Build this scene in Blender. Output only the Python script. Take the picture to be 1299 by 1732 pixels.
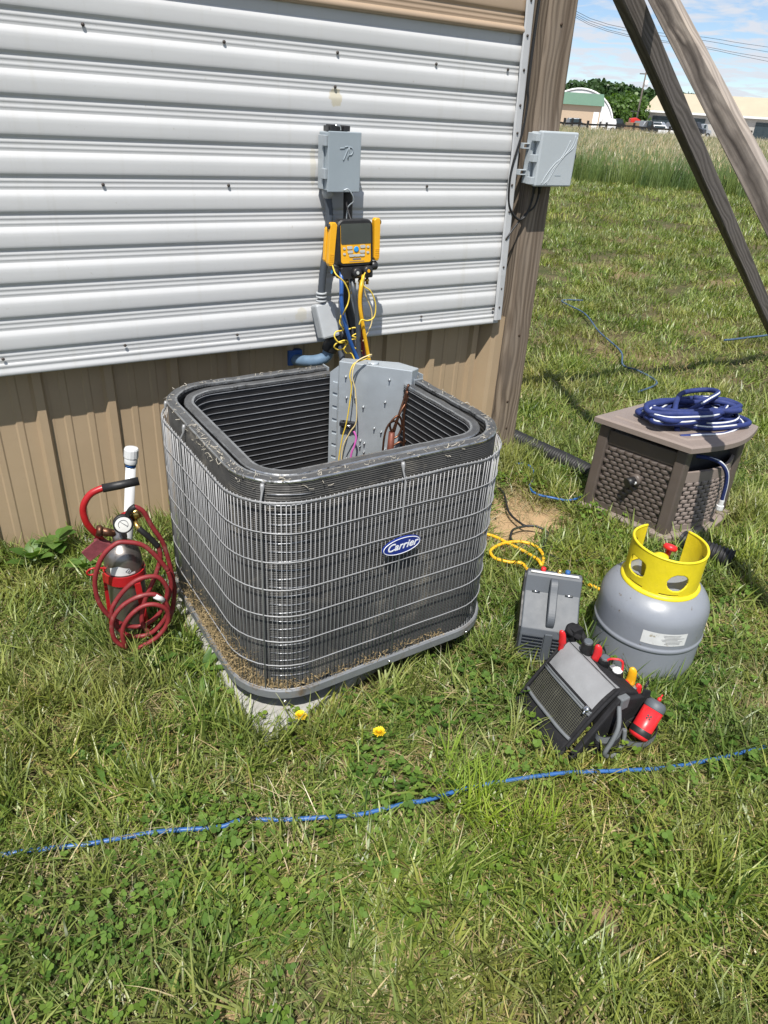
import bpy, bmesh, math, random
import numpy as np
from mathutils import Vector, Matrix, noise as mnoise
random.seed(7); np.random.seed(7)
rad = math.radians
scene = bpy.context.scene
for o in list(bpy.data.objects): bpy.data.objects.remove(o)

# ---------------------------------------------------------------- camera
CAM_H = 1.5
FPX, PITCH, ROLL, YAW = 1211.6, 29.58, 3.96, 32.93
def cam_axes():
    p, r, y = rad(PITCH), rad(ROLL), rad(YAW)
    f = Vector((math.sin(y)*math.cos(p), math.cos(y)*math.cos(p), -math.sin(p)))
    rt = Vector((math.cos(y), -math.sin(y), 0)); dn = f.cross(rt)
    rt2 = rt*math.cos(r) - dn*math.sin(r); dn2 = f.cross(rt2)
    return rt2, dn2, f
RT, DN, FW = cam_axes()
cd = bpy.data.cameras.new('camera'); cam = bpy.data.objects.new('camera', cd)
scene.collection.objects.link(cam); scene.camera = cam
m = Matrix.Identity(4)
for i in range(3):
    m[i][0] = RT[i]; m[i][1] = -DN[i]; m[i][2] = -FW[i]
m[2][3] = CAM_H
cam.matrix_world = m
cd.sensor_fit = 'VERTICAL'; cd.sensor_height = 36.0; cd.sensor_width = 27.0
cd.lens = FPX/1732*36.0
cd.clip_start = 0.05; cd.clip_end = 3000

# ---------------------------------------------------------------- world and sun
SUN_DIR = Vector((0.8, 1.0, -2.3)).normalized()      # the way the light travels
SUN_EL = math.asin(-SUN_DIR.z); SUN_AZ = math.atan2(-SUN_DIR.x, -SUN_DIR.y)
world = bpy.data.worlds.new('World'); scene.world = world; world.use_nodes = True
nt = world.node_tree; nt.nodes.clear()
def N(nt, t, **k):
    n = nt.nodes.new(t)
    for a, b in k.items(): setattr(n, a, b)
    return n
out = N(nt, 'ShaderNodeOutputWorld'); bg = N(nt, 'ShaderNodeBackground')
sky = N(nt, 'ShaderNodeTexSky', sky_type='NISHITA', sun_disc=False)
sky.sun_elevation = SUN_EL; sky.sun_rotation = SUN_AZ % (2*math.pi)
sky.air_density = 0.8; sky.dust_density = 0.05; sky.ozone_density = 4.0
tc = N(nt, 'ShaderNodeTexCoord'); sp = N(nt, 'ShaderNodeSeparateXYZ')
zz = N(nt, 'ShaderNodeMath', operation='ADD'); zz.inputs[1].default_value = 0.10
dx = N(nt, 'ShaderNodeMath', operation='DIVIDE'); dy = N(nt, 'ShaderNodeMath', operation='DIVIDE')
cb = N(nt, 'ShaderNodeCombineXYZ')
ns = N(nt, 'ShaderNodeTexNoise'); ns.inputs['Scale'].default_value = 4.2; ns.inputs['Detail'].default_value = 9; ns.inputs['Roughness'].default_value = 0.56
ns.inputs['Distortion'].default_value = 0.35
rp = N(nt, 'ShaderNodeValToRGB'); rp.color_ramp.elements[0].position = 0.43; rp.color_ramp.elements[1].position = 0.58
rp.color_ramp.elements[0].color = (0.10, 0.10, 0.10, 1); rp.color_ramp.elements[1].color = (.92, .92, .92, 1)
mx = N(nt, 'ShaderNodeMix', data_type='RGBA'); mx.inputs['B'].default_value = (5.7, 5.95, 6.5, 1)
L = nt.links.new
L(tc.outputs['Generated'], sp.inputs[0]); L(sp.outputs['Z'], zz.inputs[0])
L(sp.outputs['X'], dx.inputs[0]); L(zz.outputs[0], dx.inputs[1]); L(sp.outputs['Y'], dy.inputs[0]); L(zz.outputs[0], dy.inputs[1])
L(dx.outputs[0], cb.inputs[0]); L(dy.outputs[0], cb.inputs[1]); L(cb.outputs[0], ns.inputs['Vector'])
L(ns.outputs['Fac'], rp.inputs[0]); L(rp.outputs['Color'], mx.inputs['Factor']); L(sky.outputs[0], mx.inputs['A'])
L(mx.outputs['Result'], bg.inputs['Color']); L(bg.outputs[0], out.inputs[0])
bg.inputs['Strength'].default_value = 0.088
sd = bpy.data.lights.new('sun', 'SUN'); sun = bpy.data.objects.new('sun', sd); scene.collection.objects.link(sun)
sd.energy = 4.4; sd.angle = rad(0.53); sd.color = (1.0, 0.955, 0.88)
sun.rotation_euler = SUN_DIR.to_track_quat('-Z', 'Y').to_euler(); sun.location = (-3, -4, 9)
vs = scene.view_settings
vs.view_transform = 'Standard'; vs.look = 'None'; vs.gamma = 1; vs.use_curve_mapping = False
vs.exposure = 0.60
scene.cycles.use_denoising = True
scene.cycles.max_bounces = 8; scene.cycles.transparent_max_bounces = 8
scene.render.film_transparent = False

# ---------------------------------------------------------------- materials
MATS = {}
def new_mat(name):
    m = bpy.data.materials.new(name); m.use_nodes = True; m.node_tree.nodes.clear()
    nt = m.node_tree; o = N(nt, 'ShaderNodeOutputMaterial'); b = N(nt, 'ShaderNodeBsdfPrincipled')
    nt.links.new(b.outputs[0], o.inputs[0]); MATS[name] = m
    return m, nt, b, o
def coords(nt, scale=(1,1,1), kind='Object', rot=(0,0,0)):
    t = N(nt, 'ShaderNodeTexCoord'); mp = N(nt, 'ShaderNodeMapping')
    mp.inputs['Scale'].default_value = scale; mp.inputs['Rotation'].default_value = rot
    nt.links.new(t.outputs[kind], mp.inputs[0]); return mp.outputs[0]
def noise_n(nt, vec, scale, detail=4, rough=.6, dist=0):
    n = N(nt, 'ShaderNodeTexNoise'); n.inputs['Scale'].default_value = scale; n.inputs['Detail'].default_value = detail
    n.inputs['Roughness'].default_value = rough; n.inputs['Distortion'].default_value = dist
    nt.links.new(vec, n.inputs['Vector']); return n.outputs['Fac']
def ramp_n(nt, fac, stops):
    r = N(nt, 'ShaderNodeValToRGB'); els = r.color_ramp.elements
    while len(els) < len(stops): els.new(0.5)
    for e, (p, c) in zip(els, stops):
        e.position = p; e.color = (c[0], c[1], c[2], 1) if hasattr(c, '__len__') else (c, c, c, 1)
    nt.links.new(fac, r.inputs[0]); return r.outputs['Color']
def mix_n(nt, fac, a, b, mode='MIX'):
    x = N(nt, 'ShaderNodeMix', data_type='RGBA', blend_type=mode)
    for s, v in (('A', a), ('B', b)):
        if hasattr(v, 'is_linked') or hasattr(v, 'links'): nt.links.new(v, x.inputs[s])
        else: x.inputs[s].default_value = (v[0], v[1], v[2], 1)
    if isinstance(fac, (int, float)): x.inputs['Factor'].default_value = fac
    else: nt.links.new(fac, x.inputs['Factor'])
    return x.outputs['Result']
def bump_n(nt, b, height, strength=.3, dist=.002):
    bp = N(nt, 'ShaderNodeBump'); bp.inputs['Strength'].default_value = strength; bp.inputs['Distance'].default_value = dist
    nt.links.new(height, bp.inputs['Height']); nt.links.new(bp.outputs[0], b.inputs['Normal'])
def pm(name, col, rough=.5, metal=0., var=.15, vs=6., bump=.0, bs=60., spec=.5, wear=None, wearp=(.55,.7), wears=9., rvar=.12):
    m, nt, b, o = new_mat(name)
    v = coords(nt)
    f = noise_n(nt, v, vs, 6, .65)
    c = ramp_n(nt, f, [(.25, [x*(1-var) for x in col]), (.75, [min(1, x*(1+var)) for x in col])])
    if wear is not None:
        w = ramp_n(nt, noise_n(nt, v, wears, 8, .7, .4), [(wearp[0], 0.), (wearp[1], 1.)])
        c = mix_n(nt, w, c, wear)
    nt.links.new(c, b.inputs['Base Color'])
    rr = ramp_n(nt, noise_n(nt, v, vs*3, 4), [(.3, max(0, rough-rvar)), (.7, min(1, rough+rvar))])
    nt.links.new(rr, b.inputs['Roughness'])
    b.inputs['Metallic'].default_value = metal; b.inputs['Specular IOR Level'].default_value = spec
    if bump: bump_n(nt, b, noise_n(nt, v, bs, 5, .6), bump)
    return m
def wood_mat(name, light, dark, grain, gscale=1.0, crack=False):
    m, nt, b, o = new_mat(name)
    v = coords(nt, (1, 1, 1))
    vl = coords(nt, (26*gscale, 26*gscale, 1.1*gscale))
    vf = coords(nt, (150*gscale, 150*gscale, 3.0*gscale))
    d = N(nt, 'ShaderNodeVectorMath', operation='ADD')
    nz = N(nt, 'ShaderNodeTexNoise'); nz.inputs['Scale'].default_value = 2.2; nz.inputs['Detail'].default_value = 2
    nt.links.new(coords(nt, (3, 3, .9)), nz.inputs['Vector'])
    sc = N(nt, 'ShaderNodeVectorMath', operation='SCALE'); sc.inputs['Scale'].default_value = 3.4
    nt.links.new(nz.outputs['Color'], sc.inputs[0]); nt.links.new(vl, d.inputs[0]); nt.links.new(sc.outputs[0], d.inputs[1])
    wv = N(nt, 'ShaderNodeTexWave', wave_type='RINGS', rings_direction='Z'); wv.inputs['Scale'].default_value = .55
    wv.inputs['Distortion'].default_value = 2.5; wv.inputs['Detail'].default_value = 3; wv.inputs['Detail Scale'].default_value = 1.4
    nt.links.new(d.outputs[0], wv.inputs['Vector'])
    fine = noise_n(nt, vf, 1.0, 4, .6)
    big = noise_n(nt, v, 3.2, 3)
    c = ramp_n(nt, wv.outputs['Fac'], [(.0, dark), (.38, grain), (.8, light)])
    c2 = mix_n(nt, ramp_n(nt, fine, [(.35, 0.), (.65, 1.)]), [x*.55 for x in light], light)
    c = mix_n(nt, .42, c, c2)
    c = mix_n(nt, ramp_n(nt, big, [(.35, 0.), (.7, .55)]), c, [light[0]*.8, light[1]*.82, light[2]*.9])
    streak = noise_n(nt, coords(nt, (17*gscale, 17*gscale, .55*gscale)), 1.0, 6, .62, .6)
    c = mix_n(nt, ramp_n(nt, streak, [(.50, 0.), (.64, .8)]), c, [x*.55+y*.45 for x, y in zip(dark, grain)])
    if crack:
        sx = N(nt, 'ShaderNodeSeparateXYZ'); nt.links.new(coords(nt), sx.inputs[0])
        nl = N(nt, 'ShaderNodeTexNoise'); nl.inputs['Scale'].default_value = 2.6; nl.inputs['Detail'].default_value = 5; nt.links.new(coords(nt, (.2, .2, 1)), nl.inputs['Vector'])
        m1 = N(nt, 'ShaderNodeMath', operation='MULTIPLY_ADD'); m1.inputs[1].default_value = .10; m1.inputs[2].default_value = -.045; nt.links.new(nl.outputs['Fac'], m1.inputs[0])
        m2 = N(nt, 'ShaderNodeMath', operation='SUBTRACT'); nt.links.new(sx.outputs['X'], m2.inputs[0]); nt.links.new(m1.outputs[0], m2.inputs[1])
        m3 = N(nt, 'ShaderNodeMath', operation='ABSOLUTE'); nt.links.new(m2.outputs[0], m3.inputs[0])
        wn = noise_n(nt, coords(nt, (1, 1, 1)), 3.5, 4); m4 = N(nt, 'ShaderNodeMath', operation='DIVIDE'); nt.links.new(m3.outputs[0], m4.inputs[0]); nt.links.new(ramp_n(nt, wn, [(.35, .006), (.62, .045)]), m4.inputs[1])
        c = mix_n(nt, ramp_n(nt, m4.outputs[0], [(.0, .9), (.25, .62), (1.0, 0.)]), c, (.045, .037, .032))
    nt.links.new(c, b.inputs['Base Color']); b.inputs['Roughness'].default_value = .82; b.inputs['Specular IOR Level'].default_value = .25
    h = mix_n(nt, .5, wv.outputs['Color'], fine)
    bump_n(nt, b, h, .55, .0022)
    return m
# ---------------------------------------------------------------- mesh builder
class MB:
    def __init__(s): s.v = []; s.f = []; s.m = []; s.sm = []
    def add(s, vs, fs, mi=0, smooth=False):
        o = len(s.v); s.v += [tuple(p) for p in vs]
        s.f += [tuple(i+o for i in f) for f in fs]; s.m += [mi]*len(fs); s.sm += [smooth]*len(fs); return s
    def box(s, c, d, mi=0, M=None):
        x, y, z = d[0]/2, d[1]/2, d[2]/2
        vs = [Vector((c[0]+a*x, c[1]+b*y, c[2]+e*z)) for a in (-1, 1) for b in (-1, 1) for e in (-1, 1)]
        if M is not None: vs = [M @ p for p in vs]
        return s.add(vs, [(0,1,3,2),(4,6,7,5),(0,4,5,1),(2,3,7,6),(0,2,6,4),(1,5,7,3)], mi)
    def b2(s, lo, hi, mi=0, M=None):
        return s.box([(a+b)/2 for a, b in zip(lo, hi)], [b-a for a, b in zip(lo, hi)], mi, M)
    def prism(s, poly, ext, mi=0, smooth=False):
        """poly: list of 3D points (planar), ext: extrusion vector"""
        e = Vector(ext); n = len(poly); a = [Vector(p) for p in poly]; b = [p+e for p in a]
        return s.add(a+b, [tuple(range(n))[::-1], tuple(range(n, 2*n))] + [(i, (i+1) % n, n+(i+1) % n, n+i) for i in range(n)], mi, smooth)
    def tube(s, path, r, n=8, caps=True, mi=0, closed=False):
        P = [Vector(p) for p in path]; k = len(P)
        rs = list(r) if hasattr(r, '__len__') else [r]*k
        T = []
        for i in range(k):
            a = P[(i-1) % k] if (closed or i > 0) else P[i]; b = P[(i+1) % k] if (closed or i < k-1) else P[i]
            t = (b-a); T.append(t.normalized() if t.length > 1e-9 else Vector((0,0,1)))
        up = Vector((0,0,1)) if abs(T[0].z) < .9 else Vector((1,0,0))
        nr = T[0].cross(up).normalized(); vs = []
        for i in range(k):
            nr = nr - T[i]*nr.dot(T[i])
            nr = nr.normalized() if nr.length > 1e-6 else T[i].orthogonal().normalized()
            bn = T[i].cross(nr)
            for j in range(n):
                a = 2*math.pi*j/n; vs.append(P[i]+(nr*math.cos(a)+bn*math.sin(a))*rs[i])
        fs = []
        for i in range(k if closed else k-1):
            i2 = (i+1) % k
            for j in range(n): fs.append((i*n+j, i*n+(j+1) % n, i2*n+(j+1) % n, i2*n+j))
        s.add(vs, fs, mi, True)
        if caps and not closed:
            o = len(s.v)-k*n
            s.f += [tuple(o+j for j in range(n))[::-1], tuple(o+(k-1)*n+j for j in range(n))]; s.m += [mi]*2; s.sm += [False]*2
        return s
    def lathe(s, prof, n=32, c=(0,0,0), axis=None, mi=0, smooth=True, cap=True):
        """prof: list of (r, h) along the axis"""
        ax = Vector(axis).normalized() if axis is not None else Vector((0,0,1))
        u = ax.orthogonal().normalized() if axis is not None else Vector((1,0,0)); w = ax.cross(u)
        C = Vector(c); vs = []
        for r, h in prof:
            for j in range(n):
                a = 2*math.pi*j/n; vs.append(C+ax*h+(u*math.cos(a)+w*math.sin(a))*max(r, 1e-5))
        k = len(prof)
        s.add(vs, [(i*n+j, i*n+(j+1) % n, (i+1)*n+(j+1) % n, (i+1)*n+j) for i in range(k-1) for j in range(n)], mi, smooth)
        if cap:
            o = len(s.v)-k*n
            s.f += [tuple(o+j for j in range(n))[::-1], tuple(o+(k-1)*n+j for j in range(n))]; s.m += [mi]*2; s.sm += [False]*2
        return s
    def sheet(s, rows, mi=0, smooth=True, closed=False):
        """rows of points joined into a grid"""
        n = len(rows[0]); vs = [p for r in rows for p in r]
        q = n if closed else n-1
        return s.add(vs, [(i*n+j, i*n+(j+1) % n, (i+1)*n+(j+1) % n, (i+1)*n+j) for i in range(len(rows)-1) for j in range(q)], mi, smooth)
    def mesh(s, name, origin=(0,0,0)):
        me = bpy.data.meshes.new(name); o = Vector(origin)
        me.from_pydata([tuple(Vector(p)-o) for p in s.v], [], s.f)
        me.polygons.foreach_set('material_index', s.m); me.polygons.foreach_set('use_smooth', s.sm); me.update()
        return me
def recalc(me):
    bm = bmesh.new(); bm.from_mesh(me); bmesh.ops.recalc_face_normals(bm, faces=bm.faces); bm.to_mesh(me); bm.free()
def bevel(o, w=.003, seg=2, ang=35):
    b = o.modifiers.new('bevel', 'BEVEL'); b.width = w; b.segments = seg; b.limit_method = 'ANGLE'; b.angle_limit = rad(ang); return o
def obj(name, mb, mat, origin=(0,0,0), parent=None, bev=0, fix=True):
    me = mb.mesh(name, origin)
    if fix: recalc(me)
    for x in (mat if isinstance(mat, (list, tuple)) else [mat]): me.materials.append(MATS[x] if isinstance(x, str) else x)
    o = bpy.data.objects.new(name, me); scene.collection.objects.link(o)
    if parent is None: o.location = origin
    else: o.parent = parent
    if bev: bevel(o, bev)
    return o
def tag(o, label=None, cat=None, group=None, kind=None):
    if label: o['label'] = label
    if cat: o['category'] = cat
    if group: o['group'] = group
    if kind: o['kind'] = kind
    return o
class Thing:
    def __init__(s, name, label, cat, origin, group=None):
        s.o = bpy.data.objects.new(name, None); scene.collection.objects.link(s.o); s.o.empty_display_size = .1
        s.org = Vector(origin); s.o.location = origin; tag(s.o, label, cat, group)
    def part(s, name, mb, mat, parent=None, bev=0, fix=True, label=None):
        o = obj(name, mb, mat, s.org, parent or s.o, bev, fix)
        if label: o['label'] = label
        return o
    def share(s, name, me, mat=None, parent=None, loc=(0,0,0), rot=(0,0,0)):
        o = bpy.data.objects.new(name, me); scene.collection.objects.link(o); o.parent = parent or s.o
        o.location = Vector(loc)-s.org; o.rotation_euler = rot; return o
def single(name, mb, mat, origin, label, cat, group=None, bev=0, fix=True):
    return tag(obj(name, mb, mat, origin, None, bev, fix), label, cat, group)
def smooth_path(pts, k=6, closed=False):
    P = [Vector(p) for p in pts]; n = len(P); outp = []
    rng = n if closed else n-1
    for i in range(rng):
        g = lambda j: P[j % n] if closed else P[min(max(j, 0), n-1)]
        p0, p1, p2, p3 = g(i-1), g(i), g(i+1), g(i+2)
        for t in range(k):
            u = t/k
            outp.append(.5*((2*p1)+(p2-p0)*u+(2*p0-5*p1+4*p2-p3)*u*u+(3*p1-p0-3*p2+p3)*u**3))
    if not closed: outp.append(P[-1])
    return outp
def text_mesh(txt, size, M, extrude=.0005, shear=0., spacing=1.0, bold=0.):
    cu = bpy.data.curves.new('lettering', 'FONT'); cu.body = txt; cu.size = size; cu.align_x = 'CENTER'; cu.align_y = 'CENTER'
    cu.extrude = extrude; cu.shear = shear; cu.space_character = spacing; cu.offset = bold; cu.resolution_u = 3
    t = bpy.data.objects.new('lettering', cu); scene.collection.objects.link(t)
    dg = bpy.context.evaluated_depsgraph_get(); me = bpy.data.meshes.new_from_object(t.evaluated_get(dg))
    mb = MB(); mb.add([M @ v.co for v in me.vertices], [tuple(p.vertices) for p in me.polygons])
    bpy.data.objects.remove(t); bpy.data.curves.remove(cu); bpy.data.meshes.remove(me)
    return mb
def frame(x, y, o):      # matrix with given x and y axes (z = x cross y) at o
    x = Vector(x).normalized(); y = Vector(y); y = (y-x*y.dot(x)).normalized(); z = x.cross(y)
    M = Matrix.Identity(4)
    for i in range(3): M[i][0], M[i][1], M[i][2], M[i][3] = x[i], y[i], z[i], o[i]
    return M
def arc_pt(u, D):        # ground point at azimuth of picture column u and distance D (used for the far yard)
    d = RT*((u-649.5)/FPX) + DN*((200-866)/FPX) + FW
    h = Vector((d.x, d.y)).normalized()*D
    return Vector((h.x, h.y, 0))
def elev(u, v, D):
    d = RT*((u-649.5)/FPX) + DN*((v-866)/FPX) + FW
    return CAM_H + d.z/math.hypot(d.x, d.y)*D
# ---------------------------------------------------------------- material table
def siding():
    m, nt, b, o = new_mat('siding_white'); v = coords(nt)
    c = ramp_n(nt, noise_n(nt, v, 2.2, 5), [(.3, (.49, .497, .505)), (.7, (.53, .537, .545))])
    st = ramp_n(nt, noise_n(nt, coords(nt, (24, 1, .9)), 1.0, 6, .65), [(.56, 0.), (.78, .45)])
    c = mix_n(nt, st, c, (.42, .41, .37))
    spk = ramp_n(nt, noise_n(nt, v, 70, 3, .6), [(.70, 0.), (.78, .5)]); c = mix_n(nt, spk, c, (.30, .27, .22))
    # yellowed ghost of old sealant above the disconnect box, and a drip down its left
    for (cx, cz, hx, hz, k) in ((1.283, 1.512, .045, .052, .75), (1.20, 1.30, .022, .14, .4), (1.16, .80, .05, .05, .4)):
        mp = N(nt, 'ShaderNodeMapping', vector_type='POINT'); mp.inputs['Location'].default_value = (-cx/hx, 0, -cz/hz); mp.inputs['Scale'].default_value = (1/hx, 0, 1/hz)
        tcn = N(nt, 'ShaderNodeTexCoord'); nt.links.new(tcn.outputs['Object'], mp.inputs[0])
        ln = N(nt, 'ShaderNodeVectorMath', operation='LENGTH'); nt.links.new(mp.outputs[0], ln.inputs[0])
        ad = N(nt, 'ShaderNodeMath', operation='MULTIPLY_ADD'); nt.links.new(noise_n(nt, v, 40, 5), ad.inputs[0]); ad.inputs[1].default_value = .9; nt.links.new(ln.outputs['Value'], ad.inputs[2])
        c = mix_n(nt, ramp_n(nt, ad.outputs[0], [(.9, k), (1.45, 0.)]), c, (.43, .39, .28))
    nt.links.new(c, b.inputs['Base Color']); b.inputs['Roughness'].default_value = .55
    bump_n(nt, b, noise_n(nt, coords(nt, (1, 1, 2.5)), 4.5, 3, .5), .12, .006)
siding()
pm('siding_brown', (.36, .27, .19), .4, 0, .08, 3, .05, 90)
pm('trim_white', (.46, .47, .485), .42, 0, .06, 5, .08, 70, wear=(.42, .33, .22), wearp=(.68, .78), wears=14)
pm('skirt_tan', (.36, .27, .175), .5, 0, .07, 3, .08, 120, wear=(.24, .16, .09), wearp=(.66, .74), wears=70)
pm('screw_dark', (.06, .05, .045), .55, .5, .3, 60)
pm('galv', (.40, .44, .475), .42, .35, .08, 9, .05, 160)
pm('galv_dark', (.22, .24, .26), .45, .6, .15, 14, .1, 120)
pm('galv_pan', (.20, .21, .222), .5, .3, .12, 12, .1, 120, wear=(.15, .12, .09), wearp=(.56, .68), wears=12)
pm('box_grey', (.27, .315, .35), .42, 0, .06, 7, .05, 220)
pm('plastic_grey', (.40, .44, .47), .5, 0, .05, 5, .06, 260)
pm('conduit', (.055, .065, .08), .42, 0, .2, 12)
pm('conduit_grey', (.36, .38, .40), .5, 0, .1, 12)
pm('black_rubber', (.012, .012, .013), .5, 0, .3, 20, .1, 200)
pm('black_plastic', (.018, .018, .02), .4, 0, .25, 15)
pm('yellow_plastic', (.72, .36, .012), .38, 0, .08, 12)
pm('yellow_paint', (.66, .54, .014), .5, 0, .14, 16, .25, 110, wear=(.42, .28, .03), wearp=(.62, .72), wears=38)
pm('yellow_hose', (.74, .40, .015), .45, 0, .12, 30)
pm('yellow_wire', (.72, .52, .06), .45, 0, .1, 30)
pm('cream_wire', (.62, .50, .25), .45, 0, .15, 30)
pm('pink_wire', (.55, .12, .42), .45, 0, .1, 30)
pm('blue_hose', (.022, .085, .28), .42, 0, .2, 25)
pm('blue_cord', (.024, .10, .30), .45, 0, .18, 25)
pm('navy_fabric', (.013, .026, .125), .75, 0, .3, 30, .35, 400)
pm('white_stripe', (.62, .64, .66), .6, 0, .12, 30)
pm('rope_blue', (.045, .085, .15), .7, 0, .3, 30)
pm('blue_pipe', (.12, .19, .28), .5, 0, .25, 20)
pm('red_hose', (.20, .018, .022), .55, 0, .25, 25, .1, 120, wear=(.22, .10, .09), wearp=(.56, .75), wears=18)
pm('red_paint', (.36, .012, .016), .35, 0, .18, 16, .05, 80)
pm('red_plastic', (.62, .02, .025), .35, 0, .1, 20)
pm('red_grit', (.17, .035, .045), .9, 0, .35, 60, .6, 500)
pm('steel_tank', (.27, .25, .235), .36, .85, .25, 9, .1, 60, wear=(.12, .085, .055), wearp=(.58, .72), wears=20)
pm('brass', (.62, .43, .14), .3, .9, .15, 30)
pm('chrome', (.62, .62, .62), .22, 1, .1, 20)
pm('copper', (.15, .07, .042), .4, .8, .3, 25, wear=(.09, .05, .035), wearp=(.5, .68), wears=30)
pm('rust_red', (.15, .045, .028), .6, .3, .3, 30)
pm('pvc', (.60, .615, .63), .35, 0, .04, 9)
pm('tank_grey', (.205, .222, .255), .40, 0, .07, 7, .08, 60, spec=.6, wear=(.12, .10, .08), wearp=(.635, .665), wears=30, rvar=.10)
pm('label_white', (.60, .61, .61), .5, 0, .1, 30, wear=(.32, .29, .22), wearp=(.58, .66), wears=45)
pm('label_print', (.16, .16, .17), .6, 0, .2, 60)
pm('pump_grey', (.080, .090, .104), .55, 0, .04, 8, .08, 240, rvar=.04)
pm('pump_black', (.022, .022, .024), .55, 0, .2, 10)
pm('bag_black', (.012, .012, .014), .8, 0, .4, 30, .5, 600, spec=.3)
pm('bag_grey', (.215, .22, .23), .75, 0, .1, 14, .4, 500, spec=.3)
pm('bag_trim', (.13, .14, .15), .7, 0, .15, 20, .3, 400, spec=.3)
pm('mesh_net', (.10, .10, .07), .8, 0, .3, 40)
pm('screen', (.045, .05, .042), .18, 0, .1, 6)
pm('button_grey', (.42, .43, .42), .5, 0, .1, 20)
pm('button_blue', (.02, .26, .62), .4, 0, .1, 20)
pm('gauge_face', (.6, .6, .58), .35, 0, .1, 20)
pm('resin_taupe', (.215, .175, .155), .55, 0, .08, 6, .15, 180)
pm('resin_brown', (.095, .076, .066), .5, 0, .12, 8, .12, 160)
pm('badge_blue', (.012, .028, .20), .3, 0, .1, 20)
pm('badge_white', (.75, .77, .80), .35, 0, .05, 20)
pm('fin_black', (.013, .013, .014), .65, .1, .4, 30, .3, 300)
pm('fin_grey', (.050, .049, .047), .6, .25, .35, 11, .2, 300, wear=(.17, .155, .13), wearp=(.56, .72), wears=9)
pm('coil_edge', (.13, .132, .135), .38, .6, .35, 22, .2, 140)
pm('coil_silver', (.42, .43, .44), .30, .85, .35, 18, .1, 90, wear=(.10, .10, .10), wearp=(.55, .66), wears=26)
pm('tube_line', (.30, .31, .33), .36, .6, .3, 10)
pm('wire_steel', (.31, .315, .325), .5, .3, .2, 14)
pm('lint', (.42, .39, .33), .95, 0, .25, 60)
pm('straw_mat', (.36, .27, .14), .85, 0, .35, 60)
pm('rubber_drain', (.010, .010, .011), .62, 0, .3, 20)
pm('dandelion_yellow', (.80, .58, .015), .7, 0, .12, 200)
pm('dandelion_deep', (.80, .50, .006), .7, 0, .12, 200)
pm('stem_green', (.12, .17, .04), .6, 0, .2, 60)
pm('nail_rust', (.07, .045, .03), .7, .4, .2, 60)
wood_mat('post_wood', (.255, .205, .155), (.05, .036, .027), (.16, .12, .087), 1.0)
wood_mat('brace_dark', (.17, .15, .135), (.05, .042, .036), (.11, .095, .083), 1.3)
wood_mat('brace_grey', (.34, .295, .25), (.14, .118, .10), (.25, .21, .175), 1.2, crack=True)

def concrete():
    m, nt, b, o = new_mat('concrete'); v = coords(nt)
    c = ramp_n(nt, noise_n(nt, v, 14, 8, .7), [(.3, (.27, .265, .25)), (.7, (.40, .395, .375))])
    sp_ = ramp_n(nt, noise_n(nt, v, 160, 3), [(.62, 0.), (.7, .6)])
    c = mix_n(nt, sp_, c, (.17, .15, .12)); nt.links.new(c, b.inputs['Base Color']); b.inputs['Roughness'].default_value = .9
    bump_n(nt, b, noise_n(nt, v, 120, 6, .7), .4, .003)
concrete()

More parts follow.
